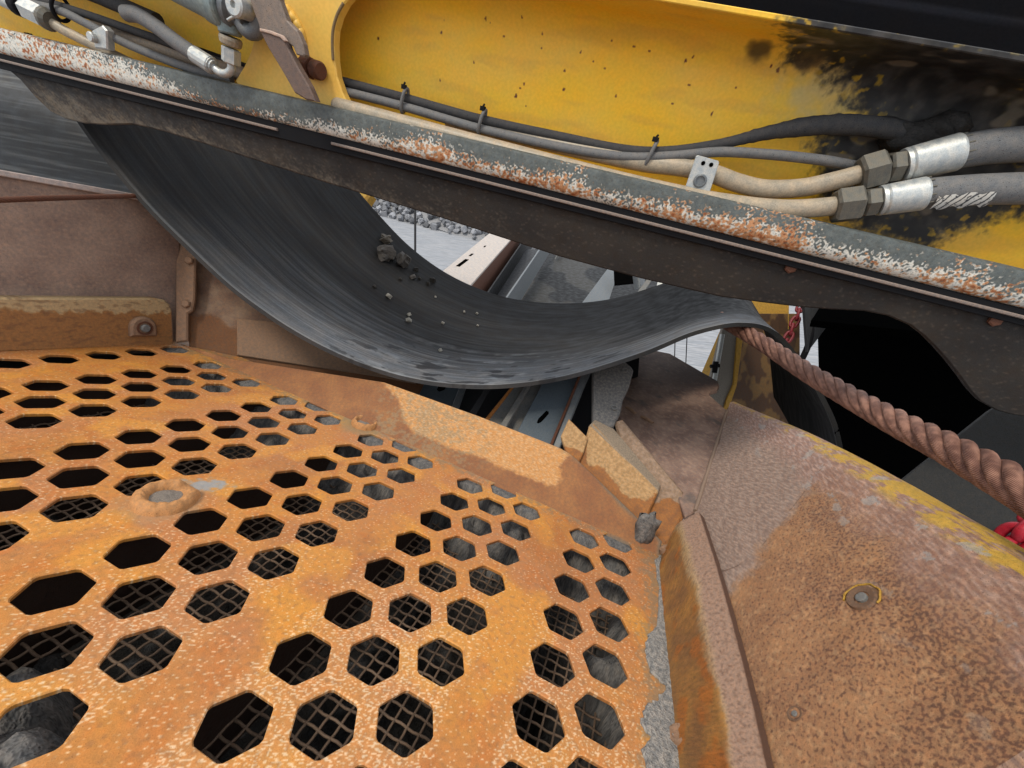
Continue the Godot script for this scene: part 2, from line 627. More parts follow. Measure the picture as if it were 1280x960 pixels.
# ---------- ground, far gravel ----------
func build_ground():
	var t := tile("tracks", 131, 512, 0.06, 0.02, 0.4, 0.4, 7.0)
	var st := mb()
	st.set_smooth_group(-1)
	for i in range(-20, 20):
		for j in range(-20, 20):
			var s := 20.0
			var p := [Vector3(i * s, 0, j * s), Vector3((i + 1) * s, 0, j * s), Vector3((i + 1) * s, 0, (j + 1) * s), Vector3(i * s, 0, (j + 1) * s)]
			var uv := []
			for q in p: uv.append(Vector2(q.x * 0.35, q.z))
			tri(st, [p[0], p[1], p[2]], [uv[0], uv[1], uv[2]], [uv[0], uv[1], uv[2]], Vector3.UP)
			tri(st, [p[0], p[2], p[3]], [uv[0], uv[2], uv[3]], [uv[0], uv[2], uv[3]], Vector3.UP)
	kind(build(st, "ground", mat(t, 5.0, rgb(184, 186, 190), 1.0, 0.0, 1.0)), "structure")
	# heap of crushed rock beyond the machine
	var foot_a := on(Vector3.ZERO, Vector3.UP, 430, 258)
	var foot_b := on(Vector3.ZERO, Vector3.UP, 640, 312)
	var run := foot_b - foot_a
	var away := Vector3(run.z, 0, -run.x).normalized()
	if away.dot(foot_a - Vector3(0, 0, 0)) < 0: away = -away
	var rng := RandomNumberGenerator.new()
	rng.seed = 5
	var mm := MultiMesh.new()
	mm.transform_format = MultiMesh.TRANSFORM_3D
	mm.use_colors = true
	mm.mesh = stone_mesh(3, 0.5, 2)
	mm.instance_count = 5200
	for i in mm.instance_count:
		var s := rng.randf_range(-0.6, 1.6)
		var w := pow(rng.randf(), 0.9) * 6.0
		var y := minf(w * 0.62, 2.6) + 0.06
		var p := foot_a + run * s + away * (w + rng.randf_range(-0.12, 0.12)) + Vector3.UP * y
		var sz := rng.randf_range(0.07, 0.17)
		var b := Basis.from_euler(Vector3(rng.randf() * 6, rng.randf() * 6, rng.randf() * 6)).scaled(Vector3.ONE * sz)
		mm.set_instance_transform(i, Transform3D(b, p))
		var g := rng.randf_range(0.25, 1.0)
		mm.set_instance_color(i, Color(g, g, g * 1.02))
	var mi := MultiMeshInstance3D.new()
	mi.multimesh = mm
	var gm: StandardMaterial3D = mat(tiles["grit"], 1.5, rgb(214, 216, 220), 1.0, 0.0, 0.0)
	gm.vertex_color_use_as_albedo = true
	mi.material_override = gm
	mi.name = "gravel_heap"
	add_child(mi, true)
	kind(mi, "stuff", "heap of pale crushed rock on the ground beyond the machine")
	var st2 := mb()
	sheet(st2, 24, 10, func(s: float, t2: float) -> Vector3:
		var w := t2 * 6.4
		return foot_a + run * lerpf(-0.8, 1.8, s) + away * (w + 0.05) + Vector3.UP * (minf(w * 0.62, 2.6) - 0.02 + 0.1 * nz(1, s * 9, w)), 0.0, Vector2(20, 6))
	kind(build(st2, "gravel_core", M.gravel), "stuff", "packed grey grit under the loose crushed rock of the heap")

# ---------- steel chute seen under and behind the sagging belt ----------
func hz(h: float, u: float, v: float) -> Vector3:
	return on(cam_at + Vector3.UP * h, Vector3.UP, u, v)

func hpanel(called: String, m: Material, h: float, px: Array, th: float, parent: Node) -> MeshInstance3D:
	var o := cam_at + Vector3.UP * h
	var fr := facing(Fr.new(o, Vector3.RIGHT, Vector3.FORWARD))
	return slab_on(called, m, fr, px, th, parent)

func build_chute():
	var t := thing("discharge_chute", "galvanised steel chute of long fins and channels below the sagging belt", "chute")
	# upper, farther end
	hpanel("side_rail", mat(tiles["rust"], 0.25, rgb(206, 194, 184), 0.85, 0.0, 0.02), -0.62, [[500, 382], [616, 288], [652, 284], [569, 378]], 0.012, t)
	for s in [[572, 333, 584, 324, 5], [587, 320, 591, 317, 3], [605, 309, 607, 307, 2]]:
		var a := hz(-0.6195, s[0], s[1])
		var b := hz(-0.6195, s[2], s[3])
		var w: Vector3 = (b - a).cross(Vector3.UP).normalized() * (a - cam_at).length() * s[4] / FOCAL * 0.5
		var st := mb()
		quad(st, a + w, b + w, b - w, a - w, Vector3.UP)
		quad(st, a + w, b + w, b + w - Vector3.UP * 0.01, a + w - Vector3.UP * 0.01, w)
		build(st, "dark_slot_slab", M.void, t)  # black slab on the rail; the darkness of an opening is painted
	upright("rail_web", M.rust_dark, hz(-0.622, 569, 378), hz(-0.622, 652, 284), [[569, 378], [652, 284], [656, 300], [598, 384]], 0.008, t)
	var d1 := hz(-0.8, 590, 378)
	var d2 := hz(-0.8, 660, 296)
	upright("fin", M.dark_steel, d1, d2, [[578, 384], [648, 292], [672, 300], [612, 384]], 0.008, t)
	hpanel("ledge", M.dark_steel, -0.84, [[596, 384], [646, 310], [672, 312], [628, 388]], 0.006, t)
	upright("fin", M.dark_steel, hz(-0.84, 612, 384), hz(-0.84, 662, 306), [[598, 384], [655, 300], [662, 304], [612, 388]], 0.008, t)
	upright("fin", M.galv, hz(-0.86, 645, 382), hz(-0.86, 687, 318), [[630, 378], [684, 299], [687, 316], [645, 386]], 0.01, t)
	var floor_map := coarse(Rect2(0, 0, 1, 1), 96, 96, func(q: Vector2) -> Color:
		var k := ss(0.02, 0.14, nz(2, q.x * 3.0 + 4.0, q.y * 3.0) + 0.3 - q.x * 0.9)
		return rgb(13, 12, 11).lerp(rgb(58, 56, 52), k))  # pale stain on steel; both tones darkened to paint in the shadow here
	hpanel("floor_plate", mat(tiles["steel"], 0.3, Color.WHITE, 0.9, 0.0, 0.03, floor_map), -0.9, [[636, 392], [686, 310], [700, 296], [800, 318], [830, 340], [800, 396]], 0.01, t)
	plate_part("fin", M.galv, [[722, 386, 2.3], [767, 326, 2.9], [757, 388, 2.4]], [[722, 386], [767, 326], [769, 352], [757, 388]], 0.008, t)
	upright("fin", M.grey_steel, hz(-0.86, 694, 322), hz(-0.86, 706, 312), [[694, 324], [703, 306], [708, 308], [698, 322]], 0.006, t)
	plate_part("dark_pocket_sheet", M.void, [[765, 330, 2.6], [800, 330, 2.55], [770, 360, 2.5]], [[766, 318], [806, 322], [806, 352], [768, 356]], 0.01, t)  # black sheet where the pocket lies in shadow; its darkness is colour
	var st := mb()
	sheet(st, 8, 8, func(s: float, q: float) -> Vector3:
		return at(lerpf(788, 806, s) + 5.0 * q * (1.0 - s), lerpf(326, 362, q) - 3.0 * s, 2.3 - 0.12 * sin(s * PI)), 0.004, Vector2(0.1, 0.2))
	build(st, "curved_flap", M.galv, t)
	plate_part("end_panel", M.pale_paint, [[820, 350, 2.2], [868, 350, 2.1], [830, 370, 2.1]], [[816, 374], [826, 338], [880, 350], [872, 366]], 0.012, t)
	plate_part("end_bar", M.grey_steel, [[790, 372, 2.15], [815, 344, 2.2], [816, 372, 2.12]], [[790, 374], [812, 344], [817, 346], [798, 376]], 0.01, t)
	# nearer end, under the belt
	plate_part("floor_plate", M.dark_steel, [[540, 500, 1.25], [640, 480, 1.3], [620, 540, 1.2]], [[470, 500], [480, 440], [700, 440], [640, 560]], 0.01, t)
	plate_part("channel", M.blue_steel, [[530, 490, 1.22], [570, 490, 1.22], [560, 510, 1.18]], [[520, 500], [535, 470], [584, 470], [566, 512], [552, 514]], 0.008, t)
	plate_part("dark_slot_slab", M.void, [[530, 490, 1.217], [570, 490, 1.217], [560, 510, 1.177]], [[546, 487], [548, 482], [556, 480], [558, 482], [555, 487], [549, 489]], 0.002, t)  # opening drawn as a black slab, its darkness painted
	plate_part("fin", M.galv, [[566, 512, 1.16], [584, 470, 1.24], [572, 512, 1.16]], [[562, 514], [580, 470], [587, 470], [571, 516]], 0.008, t)
	plate_part("channel", M.grey_steel, [[610, 524, 1.12], [650, 474, 1.2], [650, 530, 1.12]], [[606, 526], [650, 470], [700, 470], [658, 545]], 0.008, t)
	plate_part("fin", M.dark_steel, [[590, 520, 1.1], [622, 474, 1.18], [596, 524, 1.1]], [[584, 520], [616, 470], [622, 470], [592, 524]], 0.02, t)
	plate_part("fin", M.grey_steel, [[500, 484, 1.24], [528, 462, 1.28], [505, 488, 1.23]], [[490, 482], [524, 456], [530, 458], [500, 490]], 0.01, t)
	plate_part("fin", M.grey_steel, [[628, 540, 1.06], [668, 476, 1.16], [634, 544, 1.05]], [[622, 536], [664, 470], [668, 471], [628, 541]], 0.01, t)
	plate_part("rusty_edge", M.rust_orange, [[607, 524, 1.115], [648, 474, 1.195], [610, 527, 1.113]], [[605, 525], [648, 472], [652, 472], [609, 528]], 0.004, t)
	plate_part("channel", M.blue_steel, [[650, 536, 1.08], [700, 470, 1.18], [690, 556, 1.06]], [[646, 540], [684, 468], [748, 448], [692, 562]], 0.008, t)
	plate_part("dark_slot_slab", M.void, [[650, 536, 1.078], [700, 470, 1.178], [690, 556, 1.058]], [[671, 528], [673, 523], [683, 513], [686, 514], [686, 517], [677, 527], [673, 529]], 0.002, t)  # black slab again, painting the dark of an opening
	plate_part("fin", M.galv, [[694, 560, 1.05], [742, 448, 1.18], [700, 562, 1.045]], [[688, 566], [734, 448], [744, 448], [696, 568]], 0.01, t)
	plate_part("rusty_edge", M.rust_dark, [[689, 558, 1.045], [735, 450, 1.175], [691, 560, 1.045]], [[686, 560], [731, 452], [734, 452], [689, 562]], 0.004, t)
	plate_part("dark_gap_sheet", M.black, [[700, 560, 1.25], [760, 450, 1.4], [760, 560, 1.28]], [[690, 575], [738, 440], [800, 440], [790, 575]], 0.01, t)  # black sheet in the gap beside the flap; shadow put into colour
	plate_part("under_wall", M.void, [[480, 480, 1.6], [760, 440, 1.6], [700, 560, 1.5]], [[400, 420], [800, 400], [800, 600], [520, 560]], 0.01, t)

# ---------- hopper walls ----------
func build_hopper():
	# rear wall
	var px := [[-420, 122], [0, 216], [172, 247], [226, 258], [224, 440], [-420, 470]]
	var poly := fq(rear, px)
	var r := bounds(poly)
	var map := coarse(r, 384, 192, func(q: Vector2) -> Color:
		var n1 := nz(0, q.x * 9, q.y * 9)
		var n2 := nz(1, q.x * 130 + q.y * 40, q.y * 150)
		var sc := ss(0.45, 0.62, nz(7, q.x * 18 + q.y * 7, q.y * 110))
		var c := rgb(176, 148, 130).lerp(rgb(150, 124, 110), clampf(0.5 + n1, 0, 1)).lerp(rgb(196, 162, 136), clampf(n2 * 0.8, 0, 0.6))
		return c.lerp(rgb(196, 172, 150), sc * 0.14))
	var t := thing("rear_wall", "brown rusted steel rear wall of the hopper above the tan wear strip", "wall")
	var st := mb()
	slab(st, rear, poly, 0.012, 0.003, r)
	build(st, "plate", mat(tiles["rust"], 0.1, Color(1, 1, 1), 0.95, 0.0, 0.03, map), t)
	var cap := rear.lift(0.008)
	slab_on("top_strip", mat(tiles["rust"], 0.1, rgb(206, 188, 178), 0.9, 0.0, 0.02), cap, [[-420, 118], [0, 212], [172, 243], [226, 254], [226, 260], [172, 250], [0, 220], [-420, 128]], 0.024, t)
	# wear strip with lug
	var wf := Fr.new(rear.o + rear.n * 0.03, rear.ex, rear.ey)
	var wpx := [[-420, 378], [0, 372], [196, 373], [206, 375], [213, 381], [216, 390], [218, 432], [0, 441], [-420, 466]]
	var wpoly := fq(wf, wpx)
	var wr := bounds(wpoly)
	var edge := wf.q(on(wf.o, wf.n, 0, 388)).y
	var wmap := coarse(wr, 384, 96, func(q: Vector2) -> Color:
		var line := edge - q.y + 0.012 * nz(3, q.x * 26, 0.3) + 0.004 * nz(1, q.x * 120, q.y * 120)
		var k := ss(-0.003, 0.004, line)
		var c := rgb(206, 174, 128).lerp(rgb(172, 120, 72), k)
		return c.lerp(rgb(120, 84, 60), ss(0.1, 0.5, nz(0, q.x * 30, q.y * 70)) * 0.4))
	var w := thing("wear_strip", "tan and orange steel strip with rounded corner bolted along the rear wall", "steel strip")
	st = mb()
	slab(st, wf, wpoly, 0.03, 0.004, wr)
	build(st, "plate", mat(tiles["rust"], 0.08, Color(1, 1, 1), 0.95, 0.0, 0.03, wmap), w)
	var lo := on(wf.o, wf.n, 177, 409)
	st = mb()
	var arch := PackedVector2Array()
	var lc := wf.q(lo)
	for i in 13:
		var an := PI * i / 12.0
		arch.append(lc + Vector2(cos(an), sin(an)) * 0.026)
	arch.append(lc + Vector2(-0.026, -0.02))
	arch.append(lc + Vector2(0.026, -0.02))
	slab(st, wf.lift(0.012), arch, 0.012, 0.004)
	build(st, "lug", M.rust_brown, w)
	st = mb()
	turned(st, wf.p(lc, 0.0125), wf.n, [[0, 0.016], [0.002, 0.016], [0.002, 0.0125], [-0.004, 0.0115]], 20, true)
	build(st, "rim", M.rust_dark, w)
	st = mb()
	turned(st, wf.p(lc, 0.012), wf.n, [[0, 0.009], [0.006, 0.009], [0.008, 0.007], [0.008, 0.0]], 18, true)
	build(st, "bolt", M.grey_steel, w)
	# corner strip
	var cs := thing("corner_strip", "narrow brown steel strip with two bolts in the hopper's rear corner", "steel strip")
	var cfr := fr3(at(218, 300, 1.02), at(244, 306, 1.03), at(222, 395, 1.02))
	slab_on("plate", M.rust_brown, cfr, [[219, 290], [245, 296], [243, 372], [240, 388], [234, 392], [234, 426], [219, 428]], 0.01, cs, 0.003)
	for b in [[237, 326], [233, 380]]:
		st = mb()
		turned(st, on(cfr.o, cfr.n, b[0], b[1]), cfr.n, [[0, 0.0105], [0.005, 0.0105], [0.0075, 0.008], [0.0075, 0.0]], 6)
		build(st, "bolt", M.rust_brown, cs)
	# rear side wall behind the belt
	var rf := fr3(at(236, 436, 1.04), at(480, 478, 1.2), at(236, 300, 1.06))
	var rpx := [[236, 290], [262, 316], [300, 350], [332, 377], [420, 426], [520, 462], [560, 500], [480, 482], [285, 452], [236, 440]]
	var rp := fq(rf, rpx)
	var rr := bounds(rp)
	var tide_y := rf.q(on(rf.o, rf.n, 240, 398)).y  # height of the wavy tide line; darker rusty stain below it
	var rmap := coarse(rr, 192, 128, func(q: Vector2) -> Color:
		var k := ss(-0.006, 0.006, tide_y - q.y + 0.03 * nz(2, q.x * 9 + 3.0, 0.4) + 0.005 * nz(1, q.x * 90, q.y * 90))
		var c := rgb(156, 128, 104).lerp(rgb(122, 92, 74), clampf(0.5 + nz(0, q.x * 14, q.y * 14), 0, 1))
		return c.lerp(rgb(126, 82, 48), k * 0.85))
	var rw := thing("rear_side_wall", "brown rusted hopper plate behind the belt with a dark tide line", "wall")
	st = mb()
	slab(st, rf, rp, 0.012, 0.002, rr)
	build(st, "plate", mat(tiles["rust"], 0.1, Color(1, 1, 1), 0.95, 0.0, 0.03, rmap), rw)
	var rf2 := rf.lift(0.007)
	rp = fq(rf2, [[296, 398], [372, 404], [440, 436], [520, 464], [520, 480], [480, 472], [296, 444]])
	st = mb()
	slab(st, rf2, rp, 0.006, 0.002)
	build(st, "patch_plate", mat(tiles["rust"], 0.1, rgb(156, 124, 98), 0.95, 0.0, 0.03), rw)
	# flat deflector along the grate
	var dpx := [[226, 430], [286, 447], [480, 477], [600, 520], [700, 559], [712, 566], [722, 574], [828, 676], [824, 700], [808, 694]]
	var dp := fq(side_fr, dpx)
	var drr := bounds(dp)
	var stain := fq(side_fr, [[470, 466], [496, 500], [512, 538], [560, 558], [606, 574], [640, 590], [680, 606], [695, 607], [701, 596], [699, 584], [716, 566], [740, 540], [480, 420]])
	var corner := side_fr.q(on(side_fr.o, side_fr.n, 780, 640))
	var grey_c := side_fr.q(on(side_fr.o, side_fr.n, 540, 528))
	var dmap := coarse(drr, 640, 160, func(q: Vector2) -> Color:
		var n1 := nz(0, q.x * 12, q.y * 12)
		var n2 := nz(1, q.x * 60, q.y * 60)
		var d := poly_dist(q, stain) + 0.006 * n1 + 0.006 * n2
		var k := ss(0.006, -0.006, d)
		var wet := rgb(166, 114, 72).lerp(rgb(150, 100, 66), clampf(0.5 + n1 * 1.2, 0, 1))
		var dry := rgb(208, 146, 84).lerp(rgb(212, 158, 102), clampf(0.5 + n2 * 1.3, 0, 1))
		var c := wet.lerp(dry, k)
		var gd := (q - grey_c).length() / 0.17
		var g := ss(0.1, 0.4, 0.7 * nz(4, q.x * 60, q.y * 80) + 0.5 * nz(5, q.x * 18, q.y * 22) + 0.4 * (1.0 - gd)) * ss(1.2, 0.6, gd)
		c = c.lerp(rgb(158, 138, 108), g * 0.55)
		c = c.lerp(rgb(236, 210, 176), ss(0.3, 0.5, nz(8, q.x * 90, q.y * 260)) * k * 0.35)
		var rim_k := ss(0.012, 0.0, absf(poly_dist(q, dp)) + 0.006 * n1) * ss(-0.2, 0.05, q.x - corner.x + 0.05)
		return c.lerp(rgb(122, 112, 98), rim_k * 0.8))
	st = mb()
	slab(st, side_fr, dp, 0.01, 0.003, drr)
	var so := build(st, "deflector_plate", mat(tiles["rust"], 0.09, Color(1, 1, 1), 0.95, 0.0, 0.035, dmap))
	tag(so, "sloping orange rusted deflector plate between the grate and the chute, partly dusted grey", "deflector plate")
	build_end()
	build_right()

func orange_to_dust(fr: Fr, px: Array, top_px: Array, w := 128, h := 128, dust := Color(0.78, 0.62, 0.43)) -> Array:    # plate that is dusty above a wavy line and rusty below
	var p := fq(fr, px)
	var r := bounds(p)
	var l := fq(fr, top_px)
	var map := coarse(r, w, h, func(q: Vector2) -> Color:
		var d := poly_dist(q, l) + 0.006 * nz(2, q.x * 22, q.y * 22) + 0.003 * nz(1, q.x * 120, q.y * 120)
		var k := ss(0.002, -0.002, d)
		var n1 := nz(0, q.x * 30, q.y * 30)
		var c := rgb(172, 112, 58).lerp(rgb(146, 96, 56), clampf(0.5 + n1, 0, 1))
		return c.lerp(dust.lerp(dust * Color(0.86, 0.84, 0.8), clampf(0.5 + 1.2 * nz(1, q.x * 90, q.y * 90) + 0.5 * n1, 0, 1)), k))
	return [p, r, mat(tiles["rust"], 0.07, Color(1, 1, 1), 0.95, 0.0, 0.035, map)]

func build_end():
	# end wall
	var px := [[908, 512], [886, 493], [889, 489], [896, 487], [899, 482], [897, 476], [838, 442], [780, 430], [772, 520], [842, 606], [856, 646], [868, 640]]
	var p := fq(endw, px)
	var r := bounds(p)
	var dark_c := endw.q(on(endw.o, endw.n, 875, 470))
	var map := coarse(r, 224, 224, func(q: Vector2) -> Color:
		var n1 := nz(0, q.x * 12, q.y * 12)
		var n2 := nz(1, q.x * 80 + 3.0, q.y * 40)
		var c := rgb(152, 124, 108).lerp(rgb(126, 100, 88), clampf(0.5 + n1 * 1.2, 0, 1))
		c = c.lerp(rgb(182, 152, 132), clampf(n2, 0, 0.6))
		c = c.lerp(rgb(84, 60, 52), ss(0.14, 0.02, (q - dark_c).length() + 0.05 * n1) * 0.6)
		return c.lerp(rgb(78, 74, 72), ss(0.34, 0.6, nz(5, q.x * 14, q.y * 6)) * 0.5))
	var t := thing("end_wall", "brown steel end wall of the hopper with a notched top corner", "wall")
	var st := mb()
	slab(st, endw, p, 0.012, 0.002, r)
	build(st, "plate", mat(tiles["rust"], 0.09, Color(1, 1, 1), 0.95, 0.0, 0.03, map), t)
	for b in [[783, 509, 794, 517], [802, 521, 816, 529]]:
		st = mb()
		tube(st, spline([on(endw.o, endw.n, b[0], b[1]), on(endw.o, endw.n, (b[0] + b[2]) / 2.0, (b[1] + b[3]) / 2.0) + endw.n * 0.003, on(endw.o, endw.n, b[2], b[3])], 4), 0.005, 8)
		build(st, "weld_scar", M.rust_brown, t)
	st = mb()
	var seam := []
	for i in 14:
		var k := i / 13.0
		seam.append(on(endw.o, endw.n, lerpf(909, 869, k), lerpf(514, 640, k)) + endw.n * (0.002 + 0.001 * sin(i * 2.1)))
	tube(st, spline(seam, 3), 0.0042, 8)
	build(st, "weld_seam", mat(tiles["rust"], 0.04, rgb(150, 126, 108), 0.95, 0.0, 0.04), t)
	# slabs in front of the end wall
	var f3 := fr3(at(768, 526, 1.02), at(855, 615, 0.862), at(824, 688, 0.79))
	var bk := thing("backing_bar", "dusty brown steel bar standing along the foot of the end wall", "steel bar")
	var od := orange_to_dust(f3, [[768, 526], [778, 523], [855, 615], [857, 642], [838, 676], [824, 688], [806, 680]], [[700, 480], [800, 480], [900, 600], [900, 640], [850, 632], [838, 620], [820, 628], [800, 600]], 128, 128, Color(0.66, 0.55, 0.46))
	st = mb()
	slab(st, f3, od[0], 0.012, 0.005, od[1])
	build(st, "bar", od[2], bk)
	var f4 := fr3(at(740, 530, 0.965), at(824, 613, 0.85), at(796, 664, 0.805))
	var ab := thing("angle_bracket", "orange rusted angle bracket with dusty grey top beside the deflector corner", "bracket")
	od = orange_to_dust(f4, [[736, 533], [738, 530], [742, 529], [824, 613], [799, 668], [790, 690], [715, 608]], [[720, 500], [850, 600], [835, 622], [818, 618], [805, 626], [786, 622], [775, 612], [764, 598], [748, 580], [736, 582]])
	st = mb()
	slab(st, f4, od[0], 0.012, 0.003, od[1])
	build(st, "face", od[2], ab)
	var e0 := on(f4.o, f4.n, 739, 529)
	var e1 := on(f4.o, f4.n, 824, 613)
	st = mb()
	var tf := fr3(e0, e1, at(772, 536, 1.0))
	slab(st, tf, fq(tf, [[738, 530], [744, 524], [768, 536], [827, 606], [824, 614]]), 0.01, 0.003)
	build(st, "top_flange", mat(tiles["grit"], 0.12, rgb(190, 168, 142), 1.0, 0.0, 0.08), ab)
	var f5 := fr3(at(711, 523, 0.97), at(739, 551, 0.925), at(722, 577, 0.895))
	var sb := thing("stop_plate", "small tilted orange plate left of the dusty angle bracket", "steel plate")
	od = orange_to_dust(f5, [[701, 545], [711, 523], [735, 547], [729, 566], [722, 582], [712, 580]], [[690, 500], [760, 540], [740, 562], [728, 566], [716, 560], [700, 556]], 64, 64)
	st = mb()
	slab(st, f5, od[0], 0.014, 0.002, od[1])
	build(st, "plate", od[2], sb)
	# rubber flap
	var ff := fr3(at(741, 455, 1.14), at(790, 460, 1.13), at(760, 535, 1.0))
	var rf := thing("rubber_flap", "dust-grey rubber flap with two bolt holes hanging beside the end wall", "rubber flap")
	var fpx := [[741, 455], [779, 450], [789, 458], [792, 463], [787, 482], [779, 498], [776, 515], [767, 533], [762, 535], [741, 526]]
	var fp := fq(ff, fpx)
	st = mb()
	slab(st, ff, fp, 0.022, 0.003)
	build(st, "flap", mat(tiles["grit"], 0.25, rgb(146, 142, 138), 1.0, 0.0, 0.1), rf)
	for b in [[781, 463], [768, 510]]:
		st = mb()
		turned(st, on(ff.o, ff.n, b[0], b[1]), ff.n, [[0.0, 0.009], [0.003, 0.008], [0.003, 0.005], [-0.003, 0.004], [-0.003, 0.0]], 12)
		build(st, "bolt", M.grey_steel, rf)
	# lump of grey fines wedged in the corner
	st = mb()
	var c := at(807, 660, 0.768)
	var up := grate.n
	sheet(st, 14, 14, func(a: float, b: float) -> Vector3:
		var th := a * TAU
		var ph := b * PI
		var v := along_far * cos(th) * sin(ph) * 0.018 + f4.n * sin(th) * sin(ph) * 0.016 + up * cos(ph) * 0.045
		return c + v * (1.0 + 0.7 * nz3(1, v * 34.0)), 0.0, Vector2(0.1, 0.12))
	tag(build(st, "dirt_lump", M.dirt), "lump of grey fines wedged between deflector corner and bracket", "dirt")

func build_right():
	# side wall with a rolled, yellow painted top edge
	var low := [[868, 640], [872, 700], [880, 800], [892, 960], [905, 1150]]
	var high := [[912, 505], [985, 549], [1090, 624], [1205, 706], [1420, 858]]
	var lows := []
	var highs := []
	for i in 5:
		lows.append(on(wall.o, wall.n, low[i][0], low[i][1]))
		highs.append(on(wall.o, wall.n, high[i][0], high[i][1]))
	var lp := spline(lows, 12)
	var hp := spline(highs, 12)
	var cnt := lp.size() - 1
	var roll := 0.055
	var fn := func(s: float, t: float) -> Vector3:
		var x := s * cnt
		var i := mini(int(x), cnt - 1)
		var a := lp[i].lerp(lp[i + 1], x - i)
		var b := hp[i].lerp(hp[i + 1], x - i)
		var up := (b - a).normalized()
		var dent := wall.n * 0.0025 * nz(0, s * 5.0, t * 4.0)
		if t < 0.75:
			return a.lerp(b, t / 0.75) + dent
		var ph := (t - 0.75) / 0.25 * 1.9
		return b + (up * sin(ph) - wall.n * (1.0 - cos(ph))) * roll + dent
	var edge_px := [[1020, 600], [960, 670], [915, 735], [905, 760]]
	var line := []
	for e in edge_px: line.append(wall.q(on(wall.o, wall.n, e[0], e[1])))
	var sc := 1.0
	# the dust boundary runs as a straight diagonal on the plate
	var map := coarse(Rect2(0, 0, 1, 1), 640, 400, func(q: Vector2) -> Color:
		var w3: Vector3 = fn.call(q.x, q.y)
		var w := wall.q(w3)
		var n1 := nz(0, w.x * 11, w.y * 11)
		var n2 := nz(1, w.x * 45, w.y * 45)
		var n3 := nz(2, w.x * 150, w.y * 150)
		var e: Vector2 = (line[3] - line[0]).normalized()
		var side: float = (w - line[0]).cross(e)
		var far_k := ss(-0.012, 0.016, -side * signf((wall.q(lows[0]) - line[0]).cross(e)) * -1.0 + 0.02 * n1 + 0.012 * n2)
		var near_c := rgb(184, 136, 96).lerp(rgb(164, 120, 88), clampf(0.5 + n1 * 0.8, 0, 1)).lerp(rgb(104, 72, 58), ss(0.05, 0.4, nz(3, w.x * 210, w.y * 240) + 0.4 * n3 + n1 * 0.2 + 0.7 * (q.y - 0.5) + 0.3 * (q.x - 0.6)) * 0.75)
		near_c = near_c.lerp(rgb(214, 170, 124), ss(0.05, 0.5, n2 * 0.5 + 0.7 * nz(5, w.x * 120, w.y * 130)) * 0.5)
		var far_c := rgb(186, 160, 142).lerp(rgb(152, 126, 112), clampf(0.5 + 1.2 * nz(3, w.x * 40 + w.y * 10, w.y * 220 - w.x * 80), 0, 1))
		var c := near_c.lerp(far_c, far_k)
		# scuffed purple-brown band below the edge, then worn yellow paint on the roll
		c = c.lerp(rgb(162, 124, 108).lerp(rgb(208, 176, 160), clampf(0.3 + 1.2 * nz(4, w.x * 40 + w.y * 70, w.y * 190), 0, 1)), ss(0.6, 0.72, q.y + 0.05 * n1) * 0.75)
		var pal := ss(0.0, 0.2, nz(5, w.x * 16, w.y * 16 + q.y * 4.0) + 0.35 * nz(6, w.x * 26, q.y * 60.0) + 0.4 * ss(0.74, 0.82, q.y) - 0.4 * ss(0.5, 0.15, q.x) + 0.5 * nz(4, w.x * 25.0 + 9.0, q.y * 190.0) - 0.1) * ss(0.76, 0.81, q.y)
		c = c.lerp(rgb(216, 172, 58), pal * 0.8)
		var scar := ss(0.66, 0.76, nz(9, w.x * 24 + 7.0, w.y * 34) + 0.25 * n3) * ss(0.45, 0.7, q.y)
		c = c.lerp(rgb(178, 170, 162), scar * 0.7)
		var groove := ss(0.012, 0.002, absf(nz(7, w.x * 3.0 + w.y * 1.2 + 3.0, w.y * 2.2))) * ss(0.0, 0.3, nz(6, w.x * 14, w.y * 14) + 0.1)
		return c.lerp(rgb(92, 66, 54), groove * 0.55))
	var t := thing("side_wall", "rusted brown hopper side wall with worn yellow paint on its rolled top edge", "wall")
	var st := mb()
	sheet(st, 80, 48, fn, 0.01, Vector2(0.75, 0.6))
	build(st, "plate", mat(tiles["rust"], 0.11, Color(1, 1, 1), 0.9, 0.05, 0.03, map), t)
	# countersunk bolt and a small one
	for b in [[1077, 747, 0.0125], [994, 893, 0.0062]]:
		var c := on(wall.o, wall.n, b[0], b[1])
		var k: float = b[2]
		st = mb()
		turned(st, c, wall.n, [[-0.004, k * 1.35], [0.0015, k * 1.12], [0.0015, k * 1.0], [0.0003, k * 0.6]], 20, true)
		build(st, "bolt_ring", mat(tiles["rust"], 0.04, rgb(128, 98, 76), 0.9, 0.0, 0.04), t)
		if k > 0.01:
			st = mb()
			var circ := PackedVector3Array()
			for i in 19:
				var v := Vector2.from_angle(0.5 + TAU * i / 30.0) * k * (1.3 + 0.05 * sin(i * 1.7))
				circ.append(c + wall.ex * v.x + wall.ey * v.y * 1.1 + wall.n * (0.0003 + 0.0004 * nz(1, v.x * 300, v.y * 300)))
			tube(st, circ, 0.0011, 6)
			build(st, "paint_rim", M.yellow_old, t)
		st = mb()
		turned(st, c, wall.n, [[-0.002, k * 0.45], [0.0014, k * 0.45], [0.002, k * 0.34], [0.002, 0.0]], 14)
		build(st, "bolt", M.grey_steel, t)
	# wear bar along the foot of the wall
	var left := [[822, 706], [830, 790], [838, 870], [847, 960], [862, 1150]]
	var mid := [[850, 646], [868, 720], [893, 840], [913, 960], [940, 1150]]
	var right := [[872, 634], [895, 706], [926, 820], [958, 960], [990, 1150]]
	var rows := []
	var dr := grate.n.cross(along_right)
